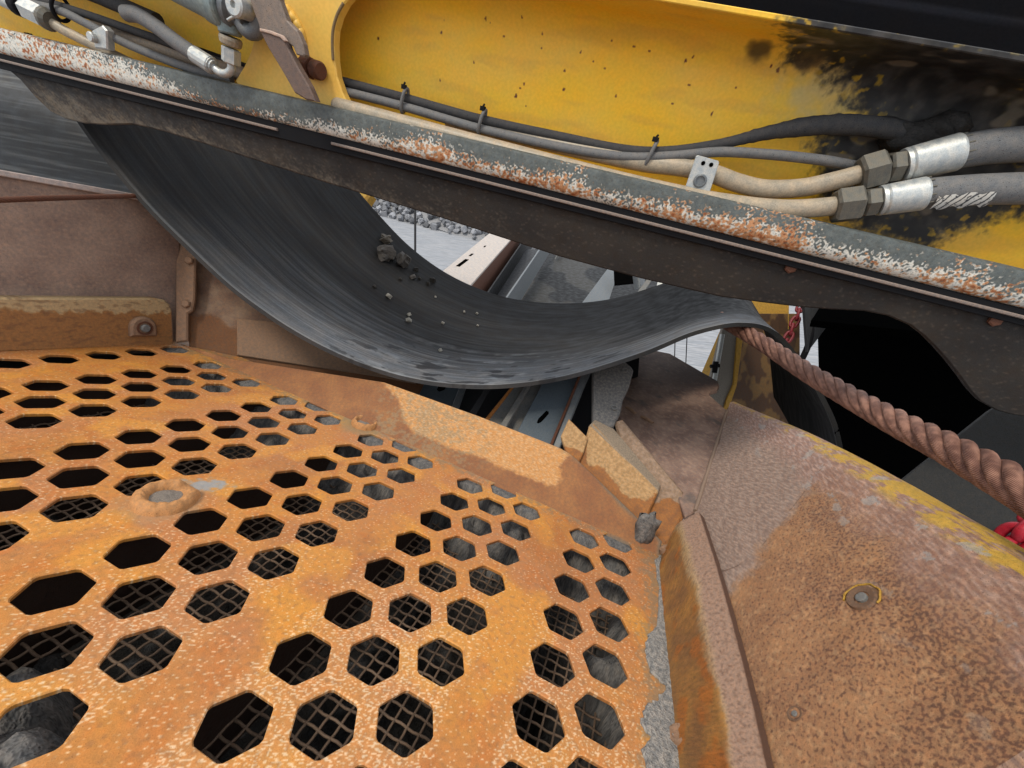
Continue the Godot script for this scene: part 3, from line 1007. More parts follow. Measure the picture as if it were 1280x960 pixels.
	for set_ in [left, mid, right]:
		var l := []
		for e in set_:
			if set_ == left: l.append(pl(e[0], e[1]) - grate.n * 0.002)
			elif set_ == mid: l.append(on(wall.o + wall.n * 0.03, wall.n, e[0], e[1]))
			else: l.append(on(wall.o + wall.n * 0.014, wall.n, e[0], e[1]))
		rows.append(spline(l, 8))
	var tail := []
	for q in rows[2]: tail.append(q - wall.n * 0.012)
	rows.append(PackedVector3Array(tail))
	var n_: int = rows[0].size() - 1
	var bar := func(s: float, t2: float) -> Vector3:
		var x: float = s * n_
		var i := mini(int(x), n_ - 1)
		var c := []
		for rr in rows: c.append(rr[i].lerp(rr[i + 1], x - i))
		var y := t2 * 3.0
		var j := mini(int(y), 2)
		var u := y - j
		var p: Vector3 = c[j].lerp(c[j + 1], u)
		# round the crest a little
		if j == 0 and u > 0.8: p = p.lerp(c[1].lerp(c[2], 0.1), (u - 0.8) * 0.6)
		var end_r := ss(0.04, 0.0, s)
		return p - grate.n * end_r * 0.02 + wall.n * 0.0012 * nz(0, s * 30, t2 * 9)
	var bmap := coarse(Rect2(0, 0, 1, 1), 512, 96, func(q: Vector2) -> Color:
		var w := wall.q(bar.call(q.x, q.y))
		var n1 := nz(0, w.x * 12, w.y * 16)
		var n2 := nz(1, w.x * 110, w.y * 130)
		var k := ss(-0.03, 0.03, q.y - 0.27 - 0.11 * q.x + 0.05 * n1 + 0.03 * n2)
		var rusty := rgb(174, 124, 66).lerp(rgb(146, 104, 64), clampf(0.5 + n1 * 1.4, 0, 1))
		rusty = rusty.lerp(rgb(190, 104, 40), ss(0.15, 0.5, nz(3, w.x * 16, w.y * 22) + 0.3 * ss(0.3, 0.8, q.x)) * 0.5)
		var dusty := rgb(200, 168, 120).lerp(rgb(172, 138, 116), ss(0.27, 0.42, q.y + 0.05 * n1))
		var c := rusty.lerp(dusty, k)
		c = c.lerp(rgb(126, 96, 78), ss(0.1, 0.5, nz(5, w.x * 170, w.y * 190)) * 0.6 * k)
		c = c.lerp(rgb(112, 82, 66), ss(0.64, 0.7, q.y))
		return c.lerp(rgb(110, 80, 62), ss(0.2, 0.5, n2) * 0.3))
	var wb := thing("wear_bar", "long slanted rusty bar along the foot of the side wall, half dusted", "steel bar")
	st = mb()
	sheet(st, 90, 30, bar, 0.0, Vector2(0.75, 0.15))
	build(st, "bar", mat(tiles["rust"], 0.09, Color(1, 1, 1), 0.95, 0.0, 0.04, bmap), wb)
	for b in [[849, 918, 0.009], [829, 684, 0.008]]:
		var x: float = 0.0
		var best := 1e9
		var bp := Vector3.ZERO
		for i in 200:
			for j in 10:
				var q: Vector3 = bar.call(i / 200.0, j / 30.0)
				var e := (q - at(b[0], b[1], (q - cam_at).dot(cf))).length()
				if e < best:
					best = e
					bp = q
		var bn := (grate.n * 0.5 - dr * 0.0 + wall.n).normalized()
		st = mb()
		var k: float = b[2]
		turned(st, bp, bn, [[-0.003, k * 1.3], [0.0035, k * 1.15], [0.0035, k * 0.8], [0.001, k * 0.6], [0.001, 0.0]], 16, true)
		build(st, "bolt", M.rust_brown, wb)

# ---------- perforated grate and what lies below it ----------
const STRIP := 3.897
const DA := Vector2(0.8670, -0.4983)    # along the far edge, in grate axes
const DB := Vector2(0.4983, 0.8670)     # along the strips of holes
const X_RIGHT := 8.5
const Y_FAR := 9.6

func cell_at(s: int, k: int, j: int) -> Vector2:
	return Vector2(s * STRIP + k + 0.5 * j, 0.8660254 * j) * A

func build_grate():
	var holes := []
	var solids := []
	var gaps := []
	for s in range(-4, 4):
		for j in range(-12, 24):
			for k in 3:
				var c := cell_at(s, k, j)
				var x := c.dot(DA) / A
				var y := c.dot(DB) / A
				if x < -10.0 or x > 9.4 or y < -4.2 or y > 10.3: continue
				if x > -9.1 and x < X_RIGHT - 0.35 and y < 9.58: holes.append(c)
				else: solids.append(c)
			var g := cell_at(s, 3, j)
			var gx := g.dot(DA) / A
			var gy := g.dot(DB) / A
			if gx > -10.5 and gx < 9.6 and gy > -4.6 and gy < 10.6: gaps.append(g)
	var rect := Rect2(Vector2(-8.0, -8.0) * A, Vector2(24.0, 24.0) * A)
	var rng := RandomNumberGenerator.new()
	rng.seed = 3
	var cam_q := grate.q(cam_at)
	var boss := grate.q(pl(207, 624))
	var boss2 := grate.q(pl(456, 531))
	var tail := grate.q(pl(258, 606))
	var map := coarse(rect, 1400, 1400, func(q: Vector2) -> Color:
		var x := q.dot(DA) / A
		var y := q.dot(DB) / A
		if x < -10.5 or x > 9.8 or y < -5.4 or y > 10.8: return Color(0.5, 0.3, 0.1)
		var n1 := nz(0, q.x * 5, q.y * 5)
		var n2 := nz(1, q.x * 22, q.y * 22)
		var c := rgb(200, 132, 62).lerp(rgb(186, 122, 74), clampf(0.5 + 1.3 * n1, 0, 1))
		c = c.lerp(rgb(164, 106, 62), ss(0.1, 0.5, nz(4, q.x * 3.5 + 2.0, q.y * 3.5) + 0.3 * n2) * 0.55)
		c = c.lerp(rgb(190, 106, 44), ss(0.0, 0.5, n2) * 0.4)
		c = c.lerp(rgb(222, 152, 60), ss(0.1, 0.42, nz(3, q.x * 6 + 5.0, q.y * 6)) * 0.6)
		# centre of each strip's lattice: distance to the nearest hole tells web from solid strip
		var xs := fposmod(x + 0.43, 3.375)
		var web := ss(2.72, 2.45, xs) * ss(-0.1, 0.1, xs)
		var near_k := ss(8.5, 3.0, (q - cam_q).length() / A)
		var sp := nz(7, q.x * 150 + q.y * 90, q.y * 420 - q.x * 120)
		var wear := near_k * (0.2 + 0.8 * web) + 0.12 * web + 0.35 * n2 + 0.2 * n1 - 0.08
		c = c.lerp(rgb(212, 154, 100), clampf(wear, 0, 1) * 0.35)
		c = c.lerp(rgb(250, 226, 194), ss(0.14, 0.4, sp + 0.4 * wear - 0.44) * 0.65)
		c = c.lerp(rgb(150, 106, 70), ss(0.35, 0.7, nz(8, q.x * 130, q.y * 130)) * 0.35)
		# grey fines trodden in along the far and right edges
		var edge := minf(Y_FAR - y, (X_RIGHT - x) * 1.2)
		var gk := ss(0.1, 0.6, 0.6 * nz(4, q.x * 45, q.y * 45) + 0.4 * nz(5, q.x * 160, q.y * 160) + 0.5 * ss(0.6, -0.1, edge))
		c = c.lerp(rgb(132, 118, 98), gk * ss(1.0, 0.0, edge) * 0.6)
		var bd := (q - boss).length()
		c = c.lerp(rgb(176, 140, 104), ss(0.062, 0.03, bd + 0.01 * n2) * 0.7)
		var tl := (q - tail) * Vector2(1, 1)
		var td := sqrt(pow(tl.dot(Vector2(0.95, 0.3)), 2) * 0.25 + pow(tl.dot(Vector2(-0.3, 0.95)), 2))
		c = c.lerp(rgb(158, 152, 146), ss(0.02, 0.006, td + 0.012 * nz(4, q.x * 60, q.y * 60)))
		c = c.lerp(rgb(150, 128, 96), ss(0.07, 0.03, (q - boss2).length() + 0.02 * n2) * 0.7)
		return c)
	var m := mat(tiles["plate"], 0.1, Color(1, 1, 1), 0.82, 0.05, 0.03, map)
	var u2 := func(q: Vector2) -> Vector2: return (q - rect.position) / rect.size
	var st := mb()
	st.set_smooth_group(-1)
	var rc := A / sqrt(3.0)
	var th := 0.006
	var hex := []
	for k in 6: hex.append(Vector2.from_angle(PI / 6.0 + k * PI / 3.0))
	var face := func(a: Vector2, b: Vector2, c: Vector2, z: float, w: float):
		tri(st, [grate.p(a, z), grate.p(b, z), grate.p(c, z)], [a, b, c], [u2.call(a), u2.call(b), u2.call(c)], grate.n * w)
	for c in solids:
		for k in 6:
			face.call(c, c + hex[k] * rc, c + hex[(k + 1) % 6] * rc, 0.0, 1.0)
			face.call(c, c + hex[k] * rc, c + hex[(k + 1) % 6] * rc, -th, -1.0)
	for g in gaps:      # the solid band right of the third hole: a strip between two zigzag edges
		var wgap := (STRIP - 3.0) * A
		var x0: Vector2 = g + Vector2(-0.5 * A, 0)
		var up := Vector2(0.5 * A, rc)
		var pts := [x0 + Vector2(0, -rc / 2), x0 + Vector2(0, rc / 2), x0 + up]
		for i in 2:
			var a: Vector2 = pts[i]
			var b: Vector2 = pts[i + 1]
			for z in [[0.0, 1.0], [-th, -1.0]]:
				face.call(a, b, b + Vector2(wgap, 0), z[0], z[1])
				face.call(a, b + Vector2(wgap, 0), a + Vector2(wgap, 0), z[0], z[1])
	for c in holes:
		var r: float = 0.0292 * rng.randf_range(0.985, 1.015)
		var inner := []
		var outer := []
		for k in 6:
			var here: Vector2 = hex[k]
			var prev: Vector2 = hex[(k + 5) % 6]
			var next: Vector2 = hex[(k + 1) % 6]
			var rr := r * 0.09
			inner.append(here * r + (prev - here).normalized() * rr)
			inner.append(here * (r - rr * 0.14 * 3.0))
			inner.append(here * r + (next - here).normalized() * rr)
			outer.append(here * rc + (prev - here) * rc * 0.09)
			outer.append(here * rc)
			outer.append(here * rc + (next - here) * rc * 0.09)
		var m_ := inner.size()
		var bev := 0.0012
		for i in m_:
			var j := (i + 1) % m_
			var oi: Vector2 = c + outer[i]
			var oj: Vector2 = c + outer[j]
			var ti: Vector2 = c + inner[i] * (1.0 + bev / r)
			var tj: Vector2 = c + inner[j] * (1.0 + bev / r)
			var bi: Vector2 = c + inner[i]
			var bj: Vector2 = c + inner[j]
			for z in [[0.0, 1.0], [-th, -1.0]]:
				face.call(oi, oj, tj, z[0], z[1])
				face.call(oi, tj, ti, z[0], z[1])
			var mid: Vector2 = (c - (bi + bj) * 0.5)
			var want: Vector3 = grate.ex * mid.x + grate.ey * mid.y
			for lv in [[0.0, -bev, ti, tj, bi, bj], [-bev, -th, bi, bj, ti, tj]]:
				var w3: Vector3 = want.normalized() + (grate.n if lv[0] == 0.0 else Vector3.ZERO)
				var p0 := grate.p(lv[2], lv[0])
				var p1 := grate.p(lv[3], lv[0])
				var p2 := grate.p(lv[5], lv[1])
				var p3 := grate.p(lv[4], lv[1])
				tri(st, [p0, p1, p2], [lv[2], lv[3], lv[5]], [u2.call(lv[2]), u2.call(lv[3]), u2.call(lv[5])], w3)
				tri(st, [p0, p2, p3], [lv[2], lv[5], lv[4]], [u2.call(lv[2]), u2.call(lv[5]), u2.call(lv[4])], w3)
	var t := thing("perforated_grate", "orange rusted steel grate with strips of hexagonal holes", "grate")
	build(st, "plate", m, t)
	# lifting bosses
	for b in [[boss, 0.034, 0.019], [boss2, 0.027, 0.02]]:
		var bp: Vector2 = b[0]
		var r0: float = b[1]
		var r1: float = b[2]
		st = mb()
		sheet(st, 64, 14, func(a: float, c: float) -> Vector3:
			var an := a * TAU
			var dir := Vector2.from_angle(an)
			var rr := lerpf(r0 * 1.08, r1 * 0.86, c) * (1.0 + 0.05 * nz(1, dir.x * 1.6 + 4.0, dir.y * 1.6))
			var h := pow(maxf(sin(c * PI), 0.0), 0.55) * 0.013 * (1.0 + 0.28 * nz(2, dir.x * 2.2, dir.y * 2.2 + c))
			h *= 1.0 - 0.55 * ss(0.5, 0.1, absf(wrapf(an - 1.0, -PI, PI)))
			return grate.p(bp + dir * rr, h - 0.001 + 0.0007 * nz(3, dir.x * 14.0 + c * 4.0, dir.y * 14.0)), 0.0, Vector2(0.17, 0.03))
		build(st, "lifting_boss", mat(tiles["rust"], 0.06, rgb(204, 146, 92), 0.95, 0.0, 0.05), t)
		st = mb()
		sheet(st, 12, 12, func(a: float, c: float) -> Vector3:
			var v := Vector2.from_angle(a * TAU) * c * r1 * 1.02
			return grate.p(bp + v, 0.003 + 0.0035 * (1.0 - c) + 0.002 * nz(1, v.x * 120, v.y * 120)), 0.0, Vector2(0.06, 0.03), 0)
		build(st, "packed_dirt", mat(tiles["grit"], 0.06, rgb(178, 164, 150), 1.0, 0.0, 0.08), t)
	# crust of grey fines along the right edge
	var crust := [[826, 694], [831, 740], [836, 800], [843, 880], [852, 960], [858, 1010], [808, 1010], [803, 938], [813, 922], [801, 906], [806, 882], [824, 874], [832, 858], [813, 842], [805, 812], [810, 794], [821, 782], [824, 742], [818, 700]]
	st = mb()
	var cp := fq(grate, crust)
	var cr := bounds(cp)
	var dense := PackedVector2Array()
	for i in cp.size():
		for k in 5:
			var q := cp[i].lerp(cp[(i + 1) % cp.size()], k / 5.0)
			dense.append(q + Vector2(nz(2, q.x * 90, q.y * 90), nz(3, q.x * 90, q.y * 90)) * 0.0035)
	slab(st, grate.lift(0.0026), dense, 0.0026, 0.0014)
	build(st, "dirt_crust", mat(tiles["grit"], 0.22, rgb(190, 184, 176), 0.9, 0.0, 0.3), t)
	# support bars below the solid bands
	for i in 6:
		var s := i - 3
		var x := (s * 3.378 + 2.56)
		var fr := Fr.new(grate.o, grate.ex * DA.x + grate.ey * DA.y, grate.ex * DB.x + grate.ey * DB.y)
		var bst := mb()
		slab(bst, Fr.new(fr.p(Vector2((x - 0.25) * A, 0), -0.012), fr.ey, -grate.n), PackedVector2Array([Vector2(-4.4, 0) * A, Vector2(9.5, 0) * A, Vector2(9.5, 1.9) * A, Vector2(-4.4, 1.9) * A]), 0.024, 0.001)
		tag(build(bst, "support_bar", M.bar), ["rusty support bar below the grate, farthest from the wear bar", "rusty support bar below the grate, second beyond the round lifting boss", "rusty support bar below the grate, under the solid band left of the near lifting boss", "rusty support bar below the grate, under the solid band with the near lifting boss", "rusty support bar below the grate, under the wide middle solid band", "rusty support bar below the grate, nearest to the wear bar"][i], "steel bar", "bars below the grate")
	# woven screen
	var ws := mb()
	var pitch := 0.016
	var zz := -0.1
	var half := pitch * 0.5
	for way in 2:
		var du := DB if way == 0 else DA
		var dv := DA if way == 0 else DB
		var lo := -9.0 if way == 0 else -4.2
		var hi := 8.8 if way == 0 else 9.6
		var llo := -4.2 if way == 0 else -9.0
		var lhi := 9.6 if way == 0 else 8.8
		var count := int((hi - lo) * A / pitch)
		for i in count:
			var path := PackedVector3Array()
			var steps := int((lhi - llo) * A / pitch) * 2
			for k in steps:
				var along := llo * A + k * half
				var ph := (k + 0.0) * PI * 0.5
				var wave := sin(ph + (0.0 if (i % 2) == 0 else PI)) * 0.0015 * (1.0 if way == 0 else -1.0)
				path.append(grate.p(du * along + dv * (lo * A + i * pitch + 0.0012 * nz(1, i * 3.1, k * 0.05)), zz + wave))
			tube(ws, path, 0.0016, 6, true, false)
	var mesh_o := build(ws, "wire_mesh", mat(tiles["rust"], 0.05, rgb(138, 114, 94), 0.9, 0.1, 0.0))
	tag(mesh_o, "brown woven wire mesh stretched below the hexagonal holes of the grate", "wire mesh")
	# heaped fines on the screen
	st = mb()
	var pile := func(a: float, b: float) -> Vector3:
		var x := lerpf(-9.2, 8.9, a)
		var y := lerpf(-4.0, 10.2, b)
		var q := (DA * x + DB * y) * A
		var n1 := nz(0, q.x * 7, q.y * 7)
		var e := Y_FAR - y + 0.9 * n1
		var z := lerpf(-0.016, -0.25, ss(0.15, 3.3, e))
		z = maxf(z, lerpf(-0.03, -0.25, ss(0.2, 1.6, X_RIGHT - x + 1.0 * n1 + 1.5 * ss(6.0, 3.0, y))))
		for hp in [[Vector2(2.0, -0.2), 1.45, 0.242], [Vector2(1.3, 0.8), 1.3, 0.225], [Vector2(-2.3, 6.0), 1.3, 0.2], [Vector2(0.9, 1.8), 0.7, 0.16]]:
			var c: Vector2 = hp[0]
			var d := (q / A - c).length() / float(hp[1])
			z = maxf(z, -0.25 + float(hp[2]) * ss(1.3, 0.0, d + 0.3 * n1))
		z += 0.007 * nz(1, q.x * 45, q.y * 45) + 0.004 * nz(2, q.x * 140, q.y * 140) + 0.003 * nz(8, q.x * 500, q.y * 500)
		if y > 9.05 : z = maxf(z, -0.004 - 0.006 * ss(9.5, 9.05, y) + 0.002 * nz(1, q.x * 90, q.y * 90))
		return grate.p(q, minf(z, -0.0035))
	sheet(st, 260, 170, pile, 0.0, Vector2(1.27, 0.81))
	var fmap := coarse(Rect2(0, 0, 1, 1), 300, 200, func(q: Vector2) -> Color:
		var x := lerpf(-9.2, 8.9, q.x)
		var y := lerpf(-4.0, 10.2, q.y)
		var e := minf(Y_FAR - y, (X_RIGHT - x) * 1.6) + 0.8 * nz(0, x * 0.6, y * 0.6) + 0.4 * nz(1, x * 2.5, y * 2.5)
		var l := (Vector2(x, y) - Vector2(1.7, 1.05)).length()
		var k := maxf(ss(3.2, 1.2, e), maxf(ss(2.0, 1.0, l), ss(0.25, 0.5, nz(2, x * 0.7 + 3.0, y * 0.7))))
		return rgb(58, 54, 50).lerp(rgb(136, 132, 128), k))  # darkness deep below the grate put into the colour of the fines
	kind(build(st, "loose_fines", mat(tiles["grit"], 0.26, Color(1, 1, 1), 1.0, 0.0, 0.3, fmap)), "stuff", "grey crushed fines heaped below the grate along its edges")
	# closed box below
	var fb := Fr.new(grate.o, grate.ex * DA.x + grate.ey * DA.y, grate.ex * DB.x + grate.ey * DB.y)
	var box := thing("screen_box", "dark steel box that encloses the space below the grate", "steel box")
	var x0 := -10.0 * A
	var x1 := 9.2 * A
	var y0 := -4.7 * A
	var y1 := 10.2 * A
	var dep := -0.3
	for w in [["floor_plate", [Vector3(x0, y0, dep), Vector3(x1, y0, dep), Vector3(x1, y1, dep), Vector3(x0, y1, dep)], Vector3(0, 0, 1)], ["side_plate", [Vector3(x1, y0, dep), Vector3(x1, y1, dep), Vector3(x1, y1, -0.01), Vector3(x1, y0, -0.01)], Vector3(-1, 0, 0)], ["side_plate", [Vector3(x0, y0, dep), Vector3(x0, y1, dep), Vector3(x0, y1, -0.01), Vector3(x0, y0, -0.01)], Vector3(1, 0, 0)], ["end_plate", [Vector3(x0, y1, dep), Vector3(x1, y1, dep), Vector3(x1, y1, -0.01), Vector3(x0, y1, -0.01)], Vector3(0, -1, 0)], ["end_plate", [Vector3(x0, y0, dep), Vector3(x1, y0, dep), Vector3(x1, y0, -0.01), Vector3(x0, y0, -0.01)], Vector3(0, 1, 0)]]:
		st = mb()
		st.set_smooth_group(-1)
		var c := []
		for v in w[1]: c.append(fb.p(Vector2(v.x, v.y), v.z))
		var nn: Vector3 = w[2]
		var nw := fb.ex * nn.x + fb.ey * nn.y + fb.n * nn.z
		quad(st, c[0], c[1], c[2], c[3], nw)
		quad(st, c[0] - nw * 0.01, c[1] - nw * 0.01, c[2] - nw * 0.01, c[3] - nw * 0.01, -nw)
		build(st, w[0], M.dark_steel, box)

# ---------- sagging rubber belt ----------
func build_belt():
	var near := [[30, 40, 0.83], [105, 158, 0.845], [168, 238, 0.86], [230, 302, 0.885], [310, 374, 0.92], [400, 431, 0.96], [500, 469, 0.99], [600, 481, 1.0], [700, 471, 1.02], [800, 441, 1.04], [868, 414, 1.06], [925, 403, 1.07], [968, 413, 1.08], [1002, 450, 1.075], [1032, 498, 1.06], [1052, 552, 1.045], [1066, 660, 1.02]]
	var np := []
	for e in near: np.append(at(e[0], e[1], e[2]))
	var nl := spline(np, 8)
	var cnt := nl.size() - 1
	var w0 := from_cam(0.205, -0.335, 0.62)
	var fn := func(s: float, t: float) -> Vector3:
		var x := s * cnt
		var i := mini(int(x), cnt - 1)
		var p := nl[i].lerp(nl[i + 1], x - i)
		var w := w0 + from_cam(0.045, 0.02, -0.02) * ss(0.25, 0.55, s) - from_cam(0.05, -0.005, 0.0) * ss(0.6, 0.85, s)
		# slight trough and waviness across
		return p + w * t - Vector3.UP * 0.022 * sin(t * PI) * ss(0.0, 0.2, s) * ss(1.0, 0.8, s) + Vector3.UP * 0.003 * nz(0, s * 4.0, t * 1.5)
	var map := coarse(Rect2(0, 0, 1, 1), 1400, 420, func(q: Vector2) -> Color:
		var s := q.x
		var t := q.y
		var n1 := nz(0, s * 5.0, t * 5.0)
		var st1 := nz(1, s * 4.0 + 2.0, t * 34.0)
		var st2 := nz(2, s * 9.0, t * 120.0)
		var c := rgb(50, 49, 48).lerp(rgb(37, 36, 36), clampf(0.5 + st1 * 0.9 + 0.5 * n1, 0, 1))
		c = c.lerp(rgb(84, 84, 84), ss(0.1, 0.7, st2 + 0.25 * st1) * 0.2)
		# dusty outer margin, widened to paint in a soft grey sheen
		var fine := nz(5, s * 70.0, t * 34.0)
		var m := ss(0.46, 0.02, t + 0.12 * n1 + 0.08 * st1) * ss(0.12, 0.32, s) * ss(0.9, 0.66, s)
		c = c.lerp(rgb(150, 152, 156), m * (0.58 + 0.25 * ss(-0.3, 0.4, st2) + 0.06 * fine) * 0.75)
		var b := ss(0.0, 0.4, 0.7 * nz(3, s * 15.0, t * 12.0) + 0.35 * fine - 0.1) * ss(0.5, 0.18, t) * ss(0.3, 0.38, s) * ss(0.56, 0.46, s)
		c = c.lerp(rgb(150, 150, 150), b * 0.5)
		var wet := ss(0.28, 0.4, nz(4, s * 24.0 + 4.0, t * 14.0) + 0.25 * fine) * ss(0.4, 0.1, t) * ss(0.28, 0.36, s) * ss(0.6, 0.5, s)
		c = c.lerp(rgb(44, 44, 46), wet * 0.8)
		c = c.lerp(rgb(150, 150, 148), ss(0.014, 0.006, t) * 0.4 * ss(0.05, 0.15, s))
		c = c.lerp(rgb(8, 8, 8), ss(0.48, 0.66, s) * ss(0.08, 0.3, t + 0.05 * st1) * 0.9)  # right-hand roll-over blackened: its shadow is put into the colour
		return c)
	var st := mb()
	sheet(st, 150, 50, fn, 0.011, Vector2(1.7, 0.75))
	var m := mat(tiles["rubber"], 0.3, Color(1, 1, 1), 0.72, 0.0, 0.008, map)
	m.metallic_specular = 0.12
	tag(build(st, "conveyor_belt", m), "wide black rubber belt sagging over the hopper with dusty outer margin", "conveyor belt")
	# stones lying on it
	var rng := RandomNumberGenerator.new()
	rng.seed = 9
	var big := [[482, 303, 0.022, "tilted buff stone, uppermost on the belt's far edge", 0], [481, 320, 0.034, "darkest and largest grey stone on the belt's far edge", 1], [500, 328, 0.03, "flat grey stone on the belt, right of the largest one", 1]]
	var find := func(u: float, v: float) -> Array:
		var best := 1e9
		var out := [Vector3.ZERO, Vector2.ZERO]
		for i in 121:
			for j in 41:
				var s := 0.15 + 0.7 * i / 120.0
				var t := j / 40.0
				var p: Vector3 = fn.call(s, t)
				var r := p - cam_at
				var z := r.dot(cf)
				var e := Vector2(640 + FOCAL * r.dot(cx) / z - u, 480 - FOCAL * r.dot(cy) / z - v).length()
				if e < best:
					best = e
					out = [p, Vector2(s, t)]
		return out
	var i := 0
	for b in big:
		var f: Array = find.call(b[0], b[1])
		var g: Vector2 = f[1]
		var p: Vector3 = f[0]
		var nrm: Vector3 = (fn.call(g.x + 0.01, g.y) - p).cross(fn.call(g.x, minf(g.y + 0.02, 1.0)) - fn.call(g.x, maxf(g.y - 0.02, 0.0))).normalized()
		if nrm.dot(Vector3.UP) < 0: nrm = -nrm
		var o := place(stone_mesh(20 + i, 0.6, 4), "stone", M.stone if b[4] == 1 else mat(tiles["grit"], 0.5, rgb(140, 130, 116), 1.0, 0.0, 0.05))
		o.transform = Transform3D(Basis.from_euler(Vector3(0.3 + i, 1.1 * i, 0.5 * i)).scaled(Vector3.ONE * float(b[2])), p + nrm * float(b[2]) * 0.55)
		tag(o, b[3], "stone", "stones on the belt")
		i += 1
	var small := [[513, 347, 0.007, 1, "grey pebble just below the flat stone on the belt"], [521, 340, 0.006, 0, "dark crumb right beside the flat stone on the belt"], [541, 349, 0.007, 0, "largest dark crumb at the belt's far edge, right of the stones"], [536, 356, 0.005, 0, "dark crumb just below the largest crumb at the belt's far edge"], [486, 369, 0.006, 2, "pale pebble with white glint below the stones on the belt"], [510, 404, 0.0055, 2, "largest and roundest pale pebble, near the belt's middle"], [510, 393, 0.004, 2, "small pale pebble just above the roundest one on the belt"], [553, 407, 0.0036, 2, "white pebble right of the roundest one on the belt"], [578, 390, 0.003, 2, "left one of two pale specks side by side on the belt"], [594, 391, 0.003, 2, "right one of two pale specks side by side on the belt"], [552, 440, 0.0036, 2, "lowest white pebble, near the belt's dusty margin"], [598, 407, 0.0026, 2, "tiny pale speck below the two side by side on the belt"], [470, 358, 0.004, 0, "dark crumb left of the largest stone on the belt"], [500, 352, 0.004, 0, "dark crumb below the gap between the two grey stones"], [524, 350, 0.004, 0, "small dark crumb between the grey pebble and the largest crumb"], [546, 372, 0.0025, 2, "tiny pale speck alone below the crumbs on the belt"]]
	var base_mesh := stone_mesh(41, 0.4, 2)
	for b in small:
		var f: Array = find.call(b[0], b[1])
		var p: Vector3 = f[0]
		var o := place(base_mesh, "pebble", [M.dirt_dark, M.stone, M.stone_pale][b[3]])
		o.transform = Transform3D(Basis.from_euler(Vector3(rng.randf() * 3, rng.randf() * 6, rng.randf() * 3)).scaled(Vector3.ONE * float(b[2]) * 1.9), p + Vector3.UP * float(b[2]) * 0.8)
		tag(o, b[4], "pebble", "%s pebbles on the belt" % ["dark", "grey", "pale"][b[3]])

# ---------- yellow boom ----------
func swept(st: SurfaceTool, prof: Array, d0: float, d1: float, nu: int, m0 := 0.0, m1 := 1.0):    # prof: [height, out] points of an open section in the boom frame
	var len_ := [0.0]
	for i in prof.size() - 1:
		len_.append(len_[i] + (prof[i + 1] as Vector2).distance_to(prof[i]))
	var tot: float = len_[-1]
	var nv := prof.size() - 1
	var grp := 0
	for i in nv:
		if i > 0 and absf((prof[i + 1] - prof[i]).angle_to(prof[i] - prof[i - 1])) > 0.7: grp += 1
		st.set_smooth_group(grp)
		for k in nu:
			var a := lerpf(d0, d1, float(k) / nu)
			var b := lerpf(d0, d1, float(k + 1) / nu)
			var p := [boom.p(Vector2(a, prof[i].x), prof[i].y), boom.p(Vector2(b, prof[i].x), prof[i].y), boom.p(Vector2(b, prof[i + 1].x), prof[i + 1].y), boom.p(Vector2(a, prof[i + 1].x), prof[i + 1].y)]
			var uv := [Vector2(a, len_[i]), Vector2(b, len_[i]), Vector2(b, len_[i + 1]), Vector2(a, len_[i + 1])]
			var u2 := []
			for e in uv: u2.append(Vector2((e.x - m0) / (m1 - m0), e.y / tot))
			var dd: Vector2 = prof[i + 1] - prof[i]
			var want := boom.n * dd.x - boom.ey * dd.y
			tri(st, [p[0], p[1], p[2]], [uv[0], uv[1], uv[2]], [u2[0], u2[1], u2[2]], want)
			tri(st, [p[0], p[2], p[3]], [uv[0], uv[2], uv[3]], [u2[0], u2[2], u2[3]], want)

func bq(u: float, v: float, z: float) -> Vector2:
	return boom.q(bz(u, v, z))

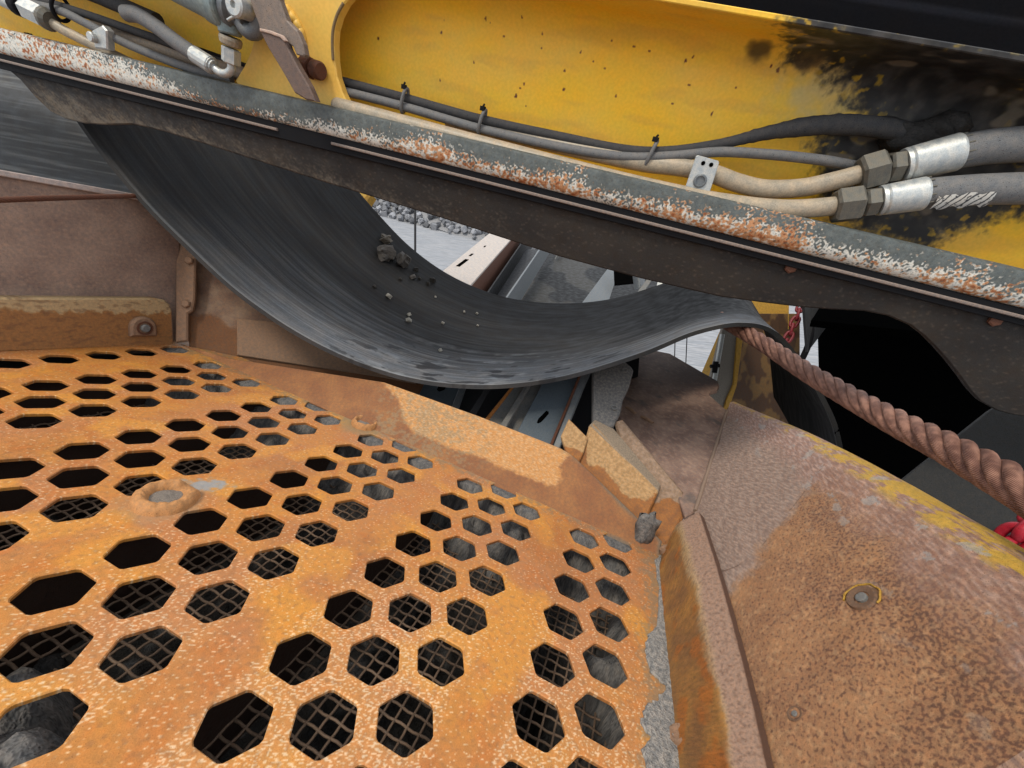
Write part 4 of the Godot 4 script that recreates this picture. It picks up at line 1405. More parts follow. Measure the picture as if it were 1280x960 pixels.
func build_boom():
	var t := thing("boom_beam", "yellow steel channel beam of the machine with black grime at one end", "beam")
	var prof := [Vector2(-0.03, -0.02), Vector2(-0.03, -0.1), Vector2(0.155, -0.1)]
	for i in range(1, 7):
		var an := i / 6.0 * PI / 2.0
		prof.append(Vector2(0.155 + 0.04 * sin(an), -0.06 - 0.04 * cos(an)))
	prof += [Vector2(0.195, -0.001), Vector2(0.196, 0.0), Vector2(0.2, 0.0), Vector2(0.201, -0.001), Vector2(0.201, -0.12)]
	var tot := 0.0
	for i in prof.size() - 1: tot += (prof[i + 1] as Vector2).distance_to(prof[i])
	var d0 := -0.9
	var d1 := 2.4
	var grime_px := [[995, 60], [1000, 20], [1010, -60], [1400, -60], [1300, 60], [1300, 250], [1242, 262], [1192, 280], [1150, 303], [1085, 284], [1040, 246], [1036, 205], [1030, 176], [1060, 160], [1092, 146], [1078, 122], [1056, 98], [1046, 76]]
	var grime := PackedVector2Array()
	for e in grime_px: grime.append(bq(e[0], e[1], -0.1))
	var pale_c := bq(1035, 112, -0.1)
	var chips := []
	var rng := RandomNumberGenerator.new()
	rng.seed = 12
	for e in [[552, 41], [555, 26], [608, 24], [613, 28], [654, 22], [678, 42], [655, 105], [650, 110], [645, 120], [657, 133], [726, 65], [742, 77], [756, 85], [765, 51], [793, 58], [857, 76], [862, 106], [890, 142], [840, 130], [705, 112], [706, 89], [592, 78], [550, 100], [473, 48], [963, 82], [972, 88], [866, 71], [677, 60], [630, 45], [812, 64], [920, 110], [770, 120]]:
		chips.append([bq(e[0], e[1], -0.1), rng.randf_range(0.0009, 0.002), rng.randf_range(0.6, 1.6)])
	var flange_scuff := [bq(962, 46, -0.04), bq(1032, 58, -0.04)]
	var map := coarse(Rect2(-0.35, 0, 2.35, tot), 2048, 288, func(q: Vector2) -> Color:
		var w := Vector2(q.x, q.y - 0.08 - 0.03)      # height on the web; runs on over the fillet
		if q.x < -0.3 or q.x > 2.2: return rgb(228, 168, 40)
		var n1 := nz(0, w.x * 4, w.y * 9)
		var n2 := nz(1, w.x * 30, w.y * 30)
		var c := rgb(252, 198, 44).lerp(rgb(246, 196, 70), clampf(0.5 + n1, 0, 1))
		c = c.lerp(rgb(214, 166, 74), ss(0.1, 0.5, nz(3, w.x * 5, w.y * 22)) * 0.35 + ss(0.13, 0.2, w.y) * 0.25)  # dull streaks, plus painted shadow below the top flange
		for ch in chips:
			var e: Vector2 = (w - ch[0]) * Vector2(1.0, ch[2])
			if absf(e.x) < 0.012 and absf(e.y) < 0.012:
				c = c.lerp(rgb(96, 52, 34), ss(0.1, -0.1, e.length() / float(ch[1]) - 1.0 + 0.7 * nz(2, w.x * 260, w.y * 260)))
		if w.x > 1.1:
			var d := poly_dist(w, grime) + 0.014 * n2 + 0.012 * nz(4, w.x * 90, w.y * 90) + 0.006 * nz(5, w.x * 300, w.y * 300) - 0.008
			var pd := ((w - pale_c) / Vector2(0.07, 0.06)).length()
			c = c.lerp(rgb(206, 182, 128), ss(1.3, 0.2, pd + 0.5 * n2) * 0.75)
			var k := ss(0.02, -0.014, d)
			var blk := rgb(40, 38, 36).lerp(rgb(66, 62, 58), clampf(0.4 + n2 * 1.5, 0, 1))
			blk = blk.lerp(rgb(122, 112, 98), ss(0.3, 0.45, nz(5, w.x * 9 + 1.5, w.y * 14)) * 0.8)
			c = c.lerp(blk, k)
			c = c.lerp(rgb(216, 168, 40), ss(0.5, 0.62, nz(9, w.x * 60, w.y * 80)) * ss(-0.05, 0.0, d) * 0.8 * k)
			for f in flange_scuff:
				c = c.lerp(rgb(70, 58, 44), ss(0.022, 0.008, (w - f).length() + 0.008 * n2) * 0.8)
		return c)
	var st := mb()
	swept(st, prof, d0, d1, 40, -0.35, 2.0)
	build(st, "web", mat(tiles["paint"], 0.16, Color(1, 1, 1), 0.62, 0.0, 0.012, map), t)
	# gusset with concave edges at the pocket's end
	st = mb()
	var gf := boom.lift(-0.022)
	var gp := PackedVector2Array()
	for e in [[318, 46], [313, 64], [305, 82], [294, 100], [300, 120], [442, 160], [436, 132], [428, 116], [421, 96], [418, 75], [417, 55], [418, 37], [423, 19], [431, 4], [446, -14], [470, -34], [330, -70], [290, -60], [302, -10], [314, 24]]:
		gp.append(gf.q(on(gf.o, gf.n, e[0], e[1])))
	slab(st, gf, gp, 0.014, 0.002)
	build(st, "gusset", M.yellow, t)
	var flakes := mb()
	var fl := [[418, 75], [417, 55], [418, 37], [423, 19], [431, 4]]
	var fpath := []
	for e in fl: fpath.append(on(gf.o, gf.n, e[0] - 1.5, e[1]) + gf.n * 0.0005)
	tube(flakes, spline(fpath, 5), 0.0022, 6)
	build(flakes, "worn_edge", mat(tiles["rust"], 0.05, rgb(150, 126, 90), 0.95, 0.0, 0.03), t)
	st = mb()
	var bead := []
	for i in 16:
		var k := i / 15.0
		bead.append(on(gf.o, gf.n, 359 + 20 * sin(k * 1.7), 11 + 44 * k) + gf.n * (0.001 + 0.001 * sin(i * 1.9)))
	tube(st, spline(bead, 3), 0.0062, 8)
	build(st, "weld_bead", M.yellow, t)
	# lumps of caked grime round the hoses
	var lumps := mb()
	for e in [[1118, 160, 0.03, 0.013], [1145, 168, 0.035, 0.015], [1170, 163, 0.024, 0.014], [1190, 158, 0.02, 0.016], [1130, 180, 0.03, 0.012]]:
		var c := bz(e[0], e[1], -0.085)
		sheet(lumps, 18, 12, func(a: float, b: float) -> Vector3:
			var v := boom.ex * cos(b * PI) * float(e[2]) + (boom.ey * sin(a * TAU) * float(e[3]) + boom.n * cos(a * TAU) * 0.022) * sin(b * PI)
			return c + v * (1.0 + 0.45 * nz3(1, (c + v) * 26.0)), 0.0, Vector2(0.08, 0.05), 0)
	var lo := build(lumps, "caked_grime", mat(tiles["grit"], 0.08, rgb(74, 72, 70), 1.0, 0.0, 0.2), t)
	lo.set_meta("kind", "stuff")
	# painted edge rail with flaking rust
	var rail := [Vector2(0.0125, -0.03), Vector2(0.0125, -0.006), Vector2(0.0105, -0.001), Vector2(0.008, 0.0), Vector2(-0.016, 0.0), Vector2(-0.022, -0.001), Vector2(-0.027, -0.004), Vector2(-0.03, -0.009), Vector2(-0.031, -0.02)]
	rail.reverse()
	var rt := 0.0
	for i in rail.size() - 1: rt += (rail[i + 1] as Vector2).distance_to(rail[i])
	var rmap := coarse(Rect2(-0.06, 0, 1.84, rt), 2048, 80, func(q: Vector2) -> Color:
		var w := q
		var n1 := nz(0, w.x * 5 + 3.0, w.y * 12)
		var n2 := nz(1, w.x * 45, w.y * 60)
		var n3 := nz(7, w.x * 170, w.y * 190)
		var c := rgb(112, 118, 116).lerp(rgb(94, 99, 96), clampf(0.5 + n2, 0, 1))
		var low := ss(0.052, 0.016, w.y)      # the lower, rounded half has lost its grey coat
		var left := ss(0.55, 0.1, w.x)
		var mid := ss(0.32, 0.45, w.x) * ss(0.75, 0.58, w.x)
		var clus := 0.5 * ss(-0.1, 0.45, nz(4, w.x * 5.0, 0.7)) * ss(0.7, 0.9, w.x)
		var k := ss(0.0, 0.1, 0.3 * n2 + 0.15 * n1 + 0.38 * n3 + 0.66 * low - 0.34 + 0.55 * left - 0.3 * mid + clus * 0.5)
		var kw := ss(-0.05, 0.15, 0.3 * n2 + 0.15 * n1 + 0.38 * n3 + 0.66 * low - 0.34 + 0.55 * left - 0.3 * mid + clus * 0.5)
		c = c.lerp(rgb(240, 236, 224), k)
		var r := ss(0.05, 0.2, 0.35 * clus + 0.35 * nz(2, w.x * 26, w.y * 34) + 0.6 * nz(3, w.x * 110, w.y * 130) + 0.3 * nz(4, w.x * 3.2, 0.5) - 0.1 * left + 0.04)
		c = c.lerp(rgb(208, 144, 96), r * 0.9 * kw)
		c = c.lerp(rgb(166, 92, 54), ss(0.24, 0.4, 0.35 * nz(2, w.x * 26, w.y * 34) + 0.6 * nz(3, w.x * 110, w.y * 130) + 0.25 * nz(4, w.x * 3.2, 0.5)) * 0.85 * kw)
		return c.lerp(rgb(84, 82, 76), ss(0.5, 0.7, n3) * 0.5))
	st = mb()
	swept(st, rail, d0, d1, 60, -0.06, 1.78)
	tag(build(st, "edge_rail", mat(tiles["rust"], 0.08, Color(1, 1, 1), 0.7, 0.0, 0.015, rmap)), "long grey and white painted rail with flaking rust along the boom's lower edge", "rail")

func build_skirt():
	var sf := boom.lift(-0.014)
	var px := [[-140, 20], [0, 62], [640, 228], [1000, 322], [1300, 398], [2000, 590], [2000, 760], [1300, 524], [1262, 518], [1245, 513], [1225, 502], [1212, 488], [1200, 471], [1185, 452], [1170, 435], [1155, 420], [1138, 407], [1110, 395], [1080, 389], [1040, 387], [1000, 384], [950, 378], [900, 371], [800, 348], [700, 321], [620, 295], [550, 272], [400, 226], [300, 194], [250, 178], [200, 163], [165, 155], [130, 156], [104, 154], [80, 148], [62, 139], [44, 122], [26, 101], [6, 84], [-60, 62], [-140, 40]]
	var p := fq(sf, px)
	var r := bounds(p)
	var map := coarse(r, 900, 140, func(q: Vector2) -> Color:
		var n1 := nz(0, q.x * 5, q.y * 9)
		var n2 := 0.6 * nz(1, q.x * 22 + q.y * 30, q.y * 26) + 0.6 * nz(2, q.x * 160 + q.y * 120, q.y * 130)
		var c := rgb(50, 43, 37).lerp(rgb(36, 31, 28), clampf(0.5 + n1, 0, 1))
		var dust := ss(0.2, 0.75, 0.4 * n2 + 0.4 * ss(-0.05, -0.115, q.y) * ss(1.5, 0.5, q.x) + 0.15 * n1 + 0.25 * ss(1.0, 0.1, q.x))
		c = c.lerp(rgb(118, 106, 90), dust * 0.8)
		return c.lerp(rgb(112, 96, 82), ss(0.5, 0.8, nz(9, q.x * 150, q.y * 170)) * 0.35))
	var st := mb()
	# bowed slightly: the free edge curls inwards
	var t := thing("rubber_skirt", "dark brown dusty rubber skirt hanging below the boom's rusty rail", "rubber skirt")
	slab(st, sf, p, 0.012, 0.002, r)
	build(st, "sheet", mat(tiles["rubber"], 0.18, Color(1, 1, 1), 0.95, 0.0, 0.02, map), t)
	var rf := boom.lift(-0.002)
	slab_on("dark_gap_strip", M.black, boom.lift(-0.006), [[-100, 38], [0, 64], [640, 226], [2000, 567], [2000, 590], [640, 246], [0, 86], [-100, 60]], 0.008, t)  # black strip in the gap under the rail; the shadow is its colour
	var k := 0
	for seg in [[-100, 345], [413, 2000]]:
		st = mb()
		var a := rf.q(bz(seg[0], 83.0 + seg[0] * 0.232, -0.002))
		var b := rf.q(bz(seg[1], 83.0 + seg[1] * 0.232 + (6.0 if k == 1 else 0.0), -0.002))
		a = Vector2(boom.q(bz(seg[0], 79 + seg[0] * 0.228, -0.002)).x, -0.0415)
		b = Vector2(boom.q(bz(seg[1], 79 + seg[1] * 0.228, -0.002)).x, -0.0415)
		var up_ := Vector2(0, 0.0042)
		slab(st, rf, PackedVector2Array([a, b, b + up_, a + up_]), 0.006, 0.001)
		build(st, "retainer_strip", mat(tiles["rust"], 0.05, rgb(150, 134, 124), 0.9, 0.0, 0.03), t)
		k += 1
	for e in [[988, 334], [1243, 400]]:
		st = mb()
		turned(st, bz(e[0], e[1], -0.014), boom.n, [[0, 0.008], [0.004, 0.008], [0.005, 0.006], [0.005, 0.0]], 6)
		build(st, "bolt", M.rust_dark, t)

# ---------- hydraulic lines ----------
func line_pts(px: Array) -> Array:     # [pixel x, pixel y, distance out of the boom plane]
	var out := []
	for e in px: out.append(bz(e[0], e[1], e[2]))
	return out

func hose(called: String, m: Material, px: Array, r: float, parent: Node = self, sides := 16, per := 8) -> MeshInstance3D:
	var st := mb()
	tube(st, spline(line_pts(px), per), r, sides)
	return build(st, called, m, parent)

func hexnut(called: String, a: Vector3, b: Vector3, r: float, m: Material, parent: Node, roll := 0.3) -> MeshInstance3D:
	var st := mb()
	var dir := (b - a).normalized()
	var l := a.distance_to(b)
	var c := r * 0.13
	var s := boom.ey.rotated(dir, roll)
	turned(st, a, dir, [[0, 0], [0, r * 0.84], [c, r], [l - c, r], [l, r * 0.86], [l, 0]], 6, false, s)
	return build(st, called, m, parent)

func fitting(parent: Node, ax: Array, nut_r: float, hose_r: float):
	# ax: nut start, nut end, second nut end, sleeve end as measured points
	var p := line_pts(ax)
	hexnut("nut", p[0], p[1], nut_r, M.zinc_dark, parent, 0.25)
	hexnut("nut", p[1].lerp(p[2], 0.12), p[2], nut_r * 0.8, M.zinc_dark, parent, 0.5)
	var st := mb()
	var dir: Vector3 = (p[3] - p[2]).normalized()
	var l: float = (p[3] as Vector3).distance_to(p[2])
	var r := hose_r * 1.07
	turned(st, p[2], dir, [[0, 0.004], [0, r * 0.94], [0.004, r * 0.98], [0.005, r * 0.9], [0.007, r * 0.98], [l - 0.002, r * 1.05], [l, r * 1.03], [l, r * 0.9]], 24, true)
	build(st, "sleeve", M.bright, parent)
	st = mb()
	for k in 12:      # crimp grooves
		var an := TAU * k / 12.0
		var s := boom.ey.rotated(dir, an)
		tube(st, PackedVector3Array([p[2] + dir * 0.008 + s * r * 0.985, p[3] - dir * 0.003 + s * r * 1.045]), 0.0009, 5)
	build(st, "crimp_lines", M.zinc_dark, parent)

func zip_tie(u: float, v: float, z: float, label: String):
	var t := thing("zip_tie", label, "zip tie", "zip ties on the cables")
	var c := bz(u, v, z)
	var st := mb()
	var loop := PackedVector3Array()
	for k in 20:
		var an := TAU * k / 20.0
		loop.append(c + boom.ey * sin(an) * 0.0165 - boom.ey * 0.004 + boom.n * cos(an) * 0.0085 + boom.ex * 0.003 * sin(an))
	tube(st, loop, 0.0028, 6, true, false, true)
	build(st, "band", M.hose, t)
	st = mb()
	tube(st, PackedVector3Array([c + boom.ey * 0.0105 + boom.n * 0.004, c + boom.ey * 0.0165 + boom.n * 0.004]), 0.0046, 6, false)
	tube(st, PackedVector3Array([c + boom.ey * 0.0165 + boom.n * 0.004, c + boom.ey * 0.0195 + boom.ex * 0.002 + boom.n * 0.005]), 0.0016, 5, false)
	build(st, "head", M.black, t)

func build_hydraulics():
	# two tan pipes along the boom's foot, each with a fitting and a hose
	var t := thing("hydraulic_line", "upper tan hydraulic pipe with steel nuts and thick grey hose, held by the clamp", "hydraulic line")
	hose("pipe", M.tan_pipe, [[560, 150, -0.06], [700, 182, -0.055], [800, 203, -0.05], [850, 209, -0.045], [890, 217, -0.04], [920, 228, -0.04], [955, 236, -0.04], [1000, 235, -0.04], [1040, 227, -0.04], [1078, 217, -0.04]], 0.0118, t)
	fitting(t, [[1073, 219, -0.04], [1106, 210, -0.04], [1128, 207, -0.04], [1197, 190, -0.04]], 0.0235, 0.0192)
	hose("hose", M.hose, [[1190, 192, -0.04], [1215, 187, -0.04], [1245, 183, -0.041], [1300, 180, -0.045], [1380, 184, -0.05], [1600, 215, -0.05], [2000, 300, -0.05]], 0.0192, t)
	t = thing("hydraulic_line", "lower tan hydraulic pipe with steel nuts and a hose with torn label", "hydraulic line")
	hose("pipe", M.tan_pipe, [[425, 133, -0.024], [440, 137, -0.022], [600, 180, -0.02], [760, 222, -0.02], [860, 245, -0.02], [910, 254, -0.02], [960, 260, -0.02], [1000, 261, -0.02], [1050, 257, -0.02]], 0.0118, t)
	fitting(t, [[1042, 258, -0.02], [1076, 254, -0.02], [1098, 251, -0.02], [1154, 242, -0.02]], 0.0222, 0.0175)
	hose("hose", M.hose, [[1148, 243, -0.02], [1180, 240, -0.02], [1230, 237, -0.022], [1300, 236, -0.026], [1380, 243, -0.03], [1600, 285, -0.03], [2000, 380, -0.03]], 0.0175, t)
	var st := mb()
	var lab := spline(line_pts([[1162, 246, -0.02], [1195, 243, -0.02], [1232, 241, -0.022]]), 8)
	sheet(st, 24, 6, func(a: float, b: float) -> Vector3:
		var x := a * (lab.size() - 1)
		var i := mini(int(x), lab.size() - 2)
		var p := lab[i].lerp(lab[i + 1], x - i)
		var dir := (lab[i + 1] - lab[i]).normalized()
		var an := lerpf(0.35, -0.55, b) + 0.25 * sin(a * 19.0) * (b - 0.5)
		return p - boom.ey * 0.004 + (boom.n * cos(an) + boom.ey * sin(an)) * 0.0182 + dir * 0.0, 0.0, Vector2(0.06, 0.015))
	var lmap := coarse(Rect2(0, 0, 1, 1), 96, 24, func(q: Vector2) -> Color:
		var stripe := ss(0.72, 0.8, fposmod(q.x * 7.0 + q.y * 1.4, 1.0))
		return rgb(168, 164, 156).lerp(rgb(40, 40, 42), maxf(stripe, ss(0.3, 0.5, nz(2, q.x * 9, q.y * 3)))))
	build(st, "torn_label", mat(tiles["paint"], 0.1, Color(1, 1, 1), 0.6, 0.0, 0.0, lmap), t)
	# pipe clamp
	t = thing("pipe_clamp", "bright steel pipe clamp with two holes and a bolt", "clamp")
	var cf_ := boom.lift(-0.018)
	slab_on("plate", M.bright, cf_, [[873, 194], [898, 201], [899, 204], [887, 241], [857, 233], [870, 195]], 0.003, t, 0.0008)
	for e in [[879, 204], [889, 206]]:
		st = mb()
		turned(st, bz(e[0], e[1], -0.0178), boom.n, [[0, 0.0028], [0.0006, 0.0026], [0.0006, 0.0]], 10)
		build(st, "dark_hole_disc", M.void, t)  # raised black disc painting the darkness of a hole
	st = mb()
	turned(st, bz(875, 226, -0.018), boom.n, [[0, 0.0088], [0.002, 0.0088], [0.003, 0.0072], [0.003, 0.006], [0.0012, 0.0055], [0.0012, 0]], 18, true)
	build(st, "bolt", M.galv, t)
	# two thin cables
	t = thing("cable", "upper thin grey cable along the boom, its right end caked with grime", "cable")
	var pts := line_pts([[395, 92, -0.05], [418, 99, -0.05], [500, 121, -0.05], [600, 149, -0.05], [700, 171, -0.05], [780, 187, -0.05], [835, 189, -0.05], [900, 180, -0.052], [960, 166, -0.056], [1020, 157, -0.06], [1080, 157, -0.066], [1130, 165, -0.08]])
	st = mb()
	var sp := spline(pts, 10)
	var rr := []
	for i in sp.size():
		var k := float(i) / sp.size()
		rr.append(0.0066 + 0.0055 * ss(0.62, 0.86, k) + 0.0016 * ss(0.6, 0.75, k) * nz(1, k * 60, 0.3))
	tube(st, sp, rr, 14)
	build(st, "sheath", M.hose_dark, t)
	t = thing("cable", "lower thin grey cable along the boom, running behind the pipe nut", "cable")
	hose("sheath", M.hose, [[395, 104, -0.044], [418, 111, -0.044], [500, 132, -0.044], [600, 161, -0.044], [700, 184, -0.044], [780, 196, -0.044], [840, 195, -0.044], [900, 190, -0.046], [960, 193, -0.05], [1010, 198, -0.052], [1045, 203, -0.055], [1100, 214, -0.07]], 0.0064, t)
	zip_tie(506, 122, -0.044, "zip tie on the thin cables nearest the yellow gusset")
	zip_tie(603, 149, -0.044, "middle zip tie of three on the thin cables")
	zip_tie(815, 188, -0.044, "zip tie on the thin cables nearest the bright pipe clamp")
	# left cluster
	t = thing("hydraulic_line", "tan pipe with a bright banded nut at the boom's upper end", "hydraulic line")
	hose("hose", M.bright, [[-260, -130, 0.0], [-60, -36, 0.0], [0, -4, 0.0], [28, 8, 0.0]], 0.0135, t)
	var q := line_pts([[22, 6, 0.0], [34, 11, 0.0], [38, 13, 0.0], [58, 23, 0.0], [66, 27, 0.0]])
	st = mb()
	turned(st, q[0], (q[1] - q[0]).normalized(), [[0, 0], [0, 0.0165], [0.012, 0.0165], [0.014, 0.015], [0.014, 0]], 16)
	build(st, "collar", M.black, t)
	hexnut("nut", q[1], q[3], 0.0175, M.bright, t)
	st = mb()
	turned(st, q[3], (q[4] - q[3]).normalized(), [[0, 0.0172], [0.006, 0.0172], [0.012, 0.013], [0.012, 0]], 16)
	build(st, "collar", M.zinc_dark, t)
	hose("pipe", M.tan_pipe, [[54, 21, 0.0], [75, 35, -0.004], [100, 48, -0.01], [135, 65, -0.02], [175, 84, -0.03]], 0.008, t)
	t = thing("pipe", "brownish pipe behind the thin hoses left of the cylinder port", "pipe")
	hose("tube", mat(tiles["rust"], 0.08, rgb(160, 142, 122), 0.8, 0.0, 0.01), [[120, 34, -0.05], [160, 48, -0.045], [200, 60, -0.045], [240, 74, -0.045], [300, 92, -0.045], [330, 104, -0.05]], 0.0115, t)
	t = thing("hose", "upper thin grey hose of the pair tied beside the banded nut", "hose", "thin hoses")
	hose("sheath", M.hose_dark, [[-240, -130, -0.01], [-20, -30, -0.01], [30, -6, -0.01], [76, 8, -0.012], [120, 22, -0.02], [160, 36, -0.03], [200, 50, -0.035], [240, 66, -0.038], [290, 82, -0.05]], 0.0062, t)
	t = thing("hose", "lower thin grey hose of the pair, passing over the clamp bracket", "hose", "thin hoses")
	hose("sheath", M.hose, [[-240, -118, -0.004], [-20, -18, -0.004], [30, 2, -0.004], [76, 14, -0.006], [105, 28, -0.006], [140, 46, -0.01], [170, 60, -0.016], [205, 74, -0.018], [245, 88, -0.02], [290, 100, -0.03]], 0.0066, t)
	t = thing("zip_tie", "black zip tie bundling the thin hoses beside the banded nut", "zip tie", "zip ties on the cables")
	st = mb()
	var loop := PackedVector3Array()
	var c := bz(76, 11, -0.009)
	for k in 20:
		var an := TAU * k / 20.0
		loop.append(c + boom.ey * sin(an) * 0.017 + boom.n * cos(an) * 0.013 + boom.ex * 0.004 * sin(an))
	tube(st, loop, 0.003, 6, true, false, true)
	build(st, "band", M.black, t)
	t = thing("clamp_bracket", "pale steel clamp bracket under the thin hoses", "bracket")
	slab_on("plate", M.bright, boom.lift(0.004), [[114, 38], [127, 31], [133, 38], [134, 62], [118, 60]], 0.012, t, 0.002)
	st = mb()
	turned(st, bz(118, 47, 0.004), boom.n, [[0, 0.0075], [0.006, 0.0075], [0.008, 0.006], [0.008, 0]], 14)
	build(st, "bolt", M.bright, t)
	t = thing("hose", "black hose with a square end above the thick grey hose", "hose")
	hose("sheath", M.hose_dark, [[-100, -90, -0.045], [100, -14, -0.045], [130, -2, -0.045], [165, 13, -0.045], [197, 27, -0.045]], 0.0125, t)
	t = thing("hose", "dark hose behind the cylinder's port fitting", "hose")
	hose("sheath", M.black, [[215, 56, -0.06], [250, 66, -0.06], [290, 80, -0.06], [340, 96, -0.06]], 0.008, t)

func build_cylinder():
	var t := thing("hydraulic_cylinder", "grey painted hydraulic cylinder with a bright pinned rod eye", "hydraulic cylinder")
	var z := 0.012
	var a := bz(-40, -163, z)
	var b := bz(288, 8, z)
	var dir := (b - a).normalized()
	var l := a.distance_to(b)
	var st := mb()
	turned(st, a, dir, [[0, 0], [0, 0.03], [l - 0.03, 0.03], [l - 0.028, 0.0325], [l - 0.003, 0.0325], [l, 0.03], [l, 0]], 32, true)
	build(st, "barrel", M.cyl_paint, t)
	st = mb()
	turned(st, b, dir, [[0, 0.024], [0.004, 0.027], [0.011, 0.026], [0.013, 0.02], [0.022, 0.02], [0.023, 0.016], [0.03, 0.016]], 28, true)
	build(st, "gland", M.galv, t)
	# rod eye
	var e := bz(312, 22, z + 0.004)
	st = mb()
	tube(st, PackedVector3Array([b + dir * 0.02, e]), 0.016, 18)
	var ring := PackedVector3Array()
	for k in 24:
		var an := TAU * k / 24.0
		ring.append(e + (boom.ex * cos(an) + boom.ey * sin(an)) * 0.0165)
	tube(st, ring, 0.011, 12, true, false, true)
	build(st, "rod_eye", M.galv, t)
	st = mb()
	var pin := bz(306, 11, z + 0.02)
	turned(st, pin - boom.n * 0.04, boom.n, [[0, 0.013], [0.05, 0.013], [0.052, 0.0145], [0.058, 0.0145], [0.06, 0.012], [0.06, 0.0045], [0.056, 0.0035], [0.056, 0]], 22, true)
	build(st, "pin", M.bright, t)
	st = mb()
	tube(st, spline([pin + boom.n * 0.012 + boom.ey * 0.012, pin + boom.n * 0.014 + boom.ey * 0.018 - boom.ex * 0.012, pin + boom.n * 0.012 + boom.ey * 0.012 - boom.ex * 0.02], 5), 0.0022, 6)
	build(st, "cotter_pin", M.bright, t)
	st = mb()
	tube(st, spline([pin + boom.n * 0.012 - boom.ey * 0.012 - boom.ex * 0.006, pin + boom.n * 0.012 - boom.ey * 0.015 - boom.ex * 0.014, pin + boom.n * 0.012 - boom.ey * 0.018 - boom.ex * 0.02], 5), 0.0022, 6)
	build(st, "cotter_pin", M.bright, t)
	# port fitting going down
	var p0 := bz(286, 26, z)
	var p1 := bz(289, 52, z)
	var p2 := bz(289, 60, z)
	var p3 := bz(289, 80, z)
	st = mb()
	var d2 := (p1 - p0).normalized()
	turned(st, p0 - d2 * 0.01, d2, [[0, 0], [0, 0.0165], [p0.distance_to(p1), 0.0155], [p0.distance_to(p1) + 0.002, 0.0135], [p0.distance_to(p1) + 0.002, 0]], 24, true)
	build(st, "port", M.cyl_paint, t)
	st = mb()
	turned(st, p1 - d2 * 0.006, (p2 - p1).normalized(), [[0, 0], [0, 0.0145], [0.004, 0.0155], [0.010, 0.0145], [0.012, 0.012], [0.012, 0]], 20)
	build(st, "adapter", mat(tiles["steel"], 0.05, rgb(186, 172, 150), 0.7, 0.4, 0.0), t)
	hexnut("nut", p2, p3, 0.0132, M.bright, t, 0.5)
	# thick hose to the port
	t = thing("hose", "thick grey hose with ribbed sleeve and bent end feeding the cylinder port", "hose")
	hose("sheath", M.hose, [[158, 17, 0.0], [172, 19, 0.004], [195, 33, 0.008], [220, 52, 0.012], [246, 70, z]], 0.0112, t)
	st = mb()
	var s0 := bz(243, 68, z)
	var s1 := bz(268, 84, z)
	var d3 := (s1 - s0).normalized()
	var ls := s0.distance_to(s1)
	turned(st, s0, d3, [[0, 0.010], [0, 0.0122], [ls * 0.86, 0.0128], [ls * 0.88, 0.0118], [ls * 0.92, 0.0118], [ls * 0.93, 0.0098], [ls, 0.0094], [ls, 0]], 14)
	build(st, "sleeve", M.bright, t)
	hose("bent_pipe", M.bright, [[264, 82, z], [274, 90, z], [283, 92, z], [289, 87, z], [289, 77, z]], 0.0058, t)
	# lever with its hook and bolt
	t = thing("lever", "grey steel lever with rusty lower arm and a hooked edge", "lever")
	var lf := boom.lift(0.036)
	slab_on("plate", mat(tiles["rust"], 0.12, rgb(150, 134, 122), 0.85, 0.2, 0.02), lf, [[310, -30], [312, 0], [317, 15], [322, 28], [325, 39], [345, 42], [357, 52], [366, 58], [370, 68], [379, 71], [381, 68], [378, 54], [371, 38], [358, 25], [349, 0], [346, -30]], 0.01, t, 0.0015)
	slab_on("arm", mat(tiles["rust"], 0.1, rgb(128, 108, 98), 0.85, 0.2, 0.02), lf.lift(0.006), [[324, 38], [336, 41], [351, 46], [356, 51], [359, 60], [372, 84], [386, 108], [394, 127], [383, 125], [368, 116], [352, 88], [335, 60]], 0.012, t, 0.0018)
	slab_on("step_edge", mat(tiles["rust"], 0.1, rgb(206, 178, 160), 0.9, 0.0, 0.02), lf.lift(0.008), [[324, 35], [338, 38], [353, 44], [358, 51], [355, 52], [350, 47], [336, 42], [324, 39]], 0.004, t, 0.001)
	var bt := thing("bolt", "rusty bolt and nut fixed to the yellow gusset beside the lever arm", "bolt")
	var c0 := bz(380, 82, -0.018)
	var ax := (bz(402, 89, 0.0) - bz(378, 81, -0.012)).normalized()
	hexnut("nut", c0, c0 + ax * 0.018, 0.0155, M.rust_dark, bt)
	st = mb()
	turned(st, c0 + ax * 0.016, ax, [[0, 0], [0, 0.008], [0.01, 0.008], [0.01, 0.0125], [0.022, 0.0125], [0.025, 0.0105], [0.025, 0]], 18, true)
	build(st, "head", M.rust_dark, bt)

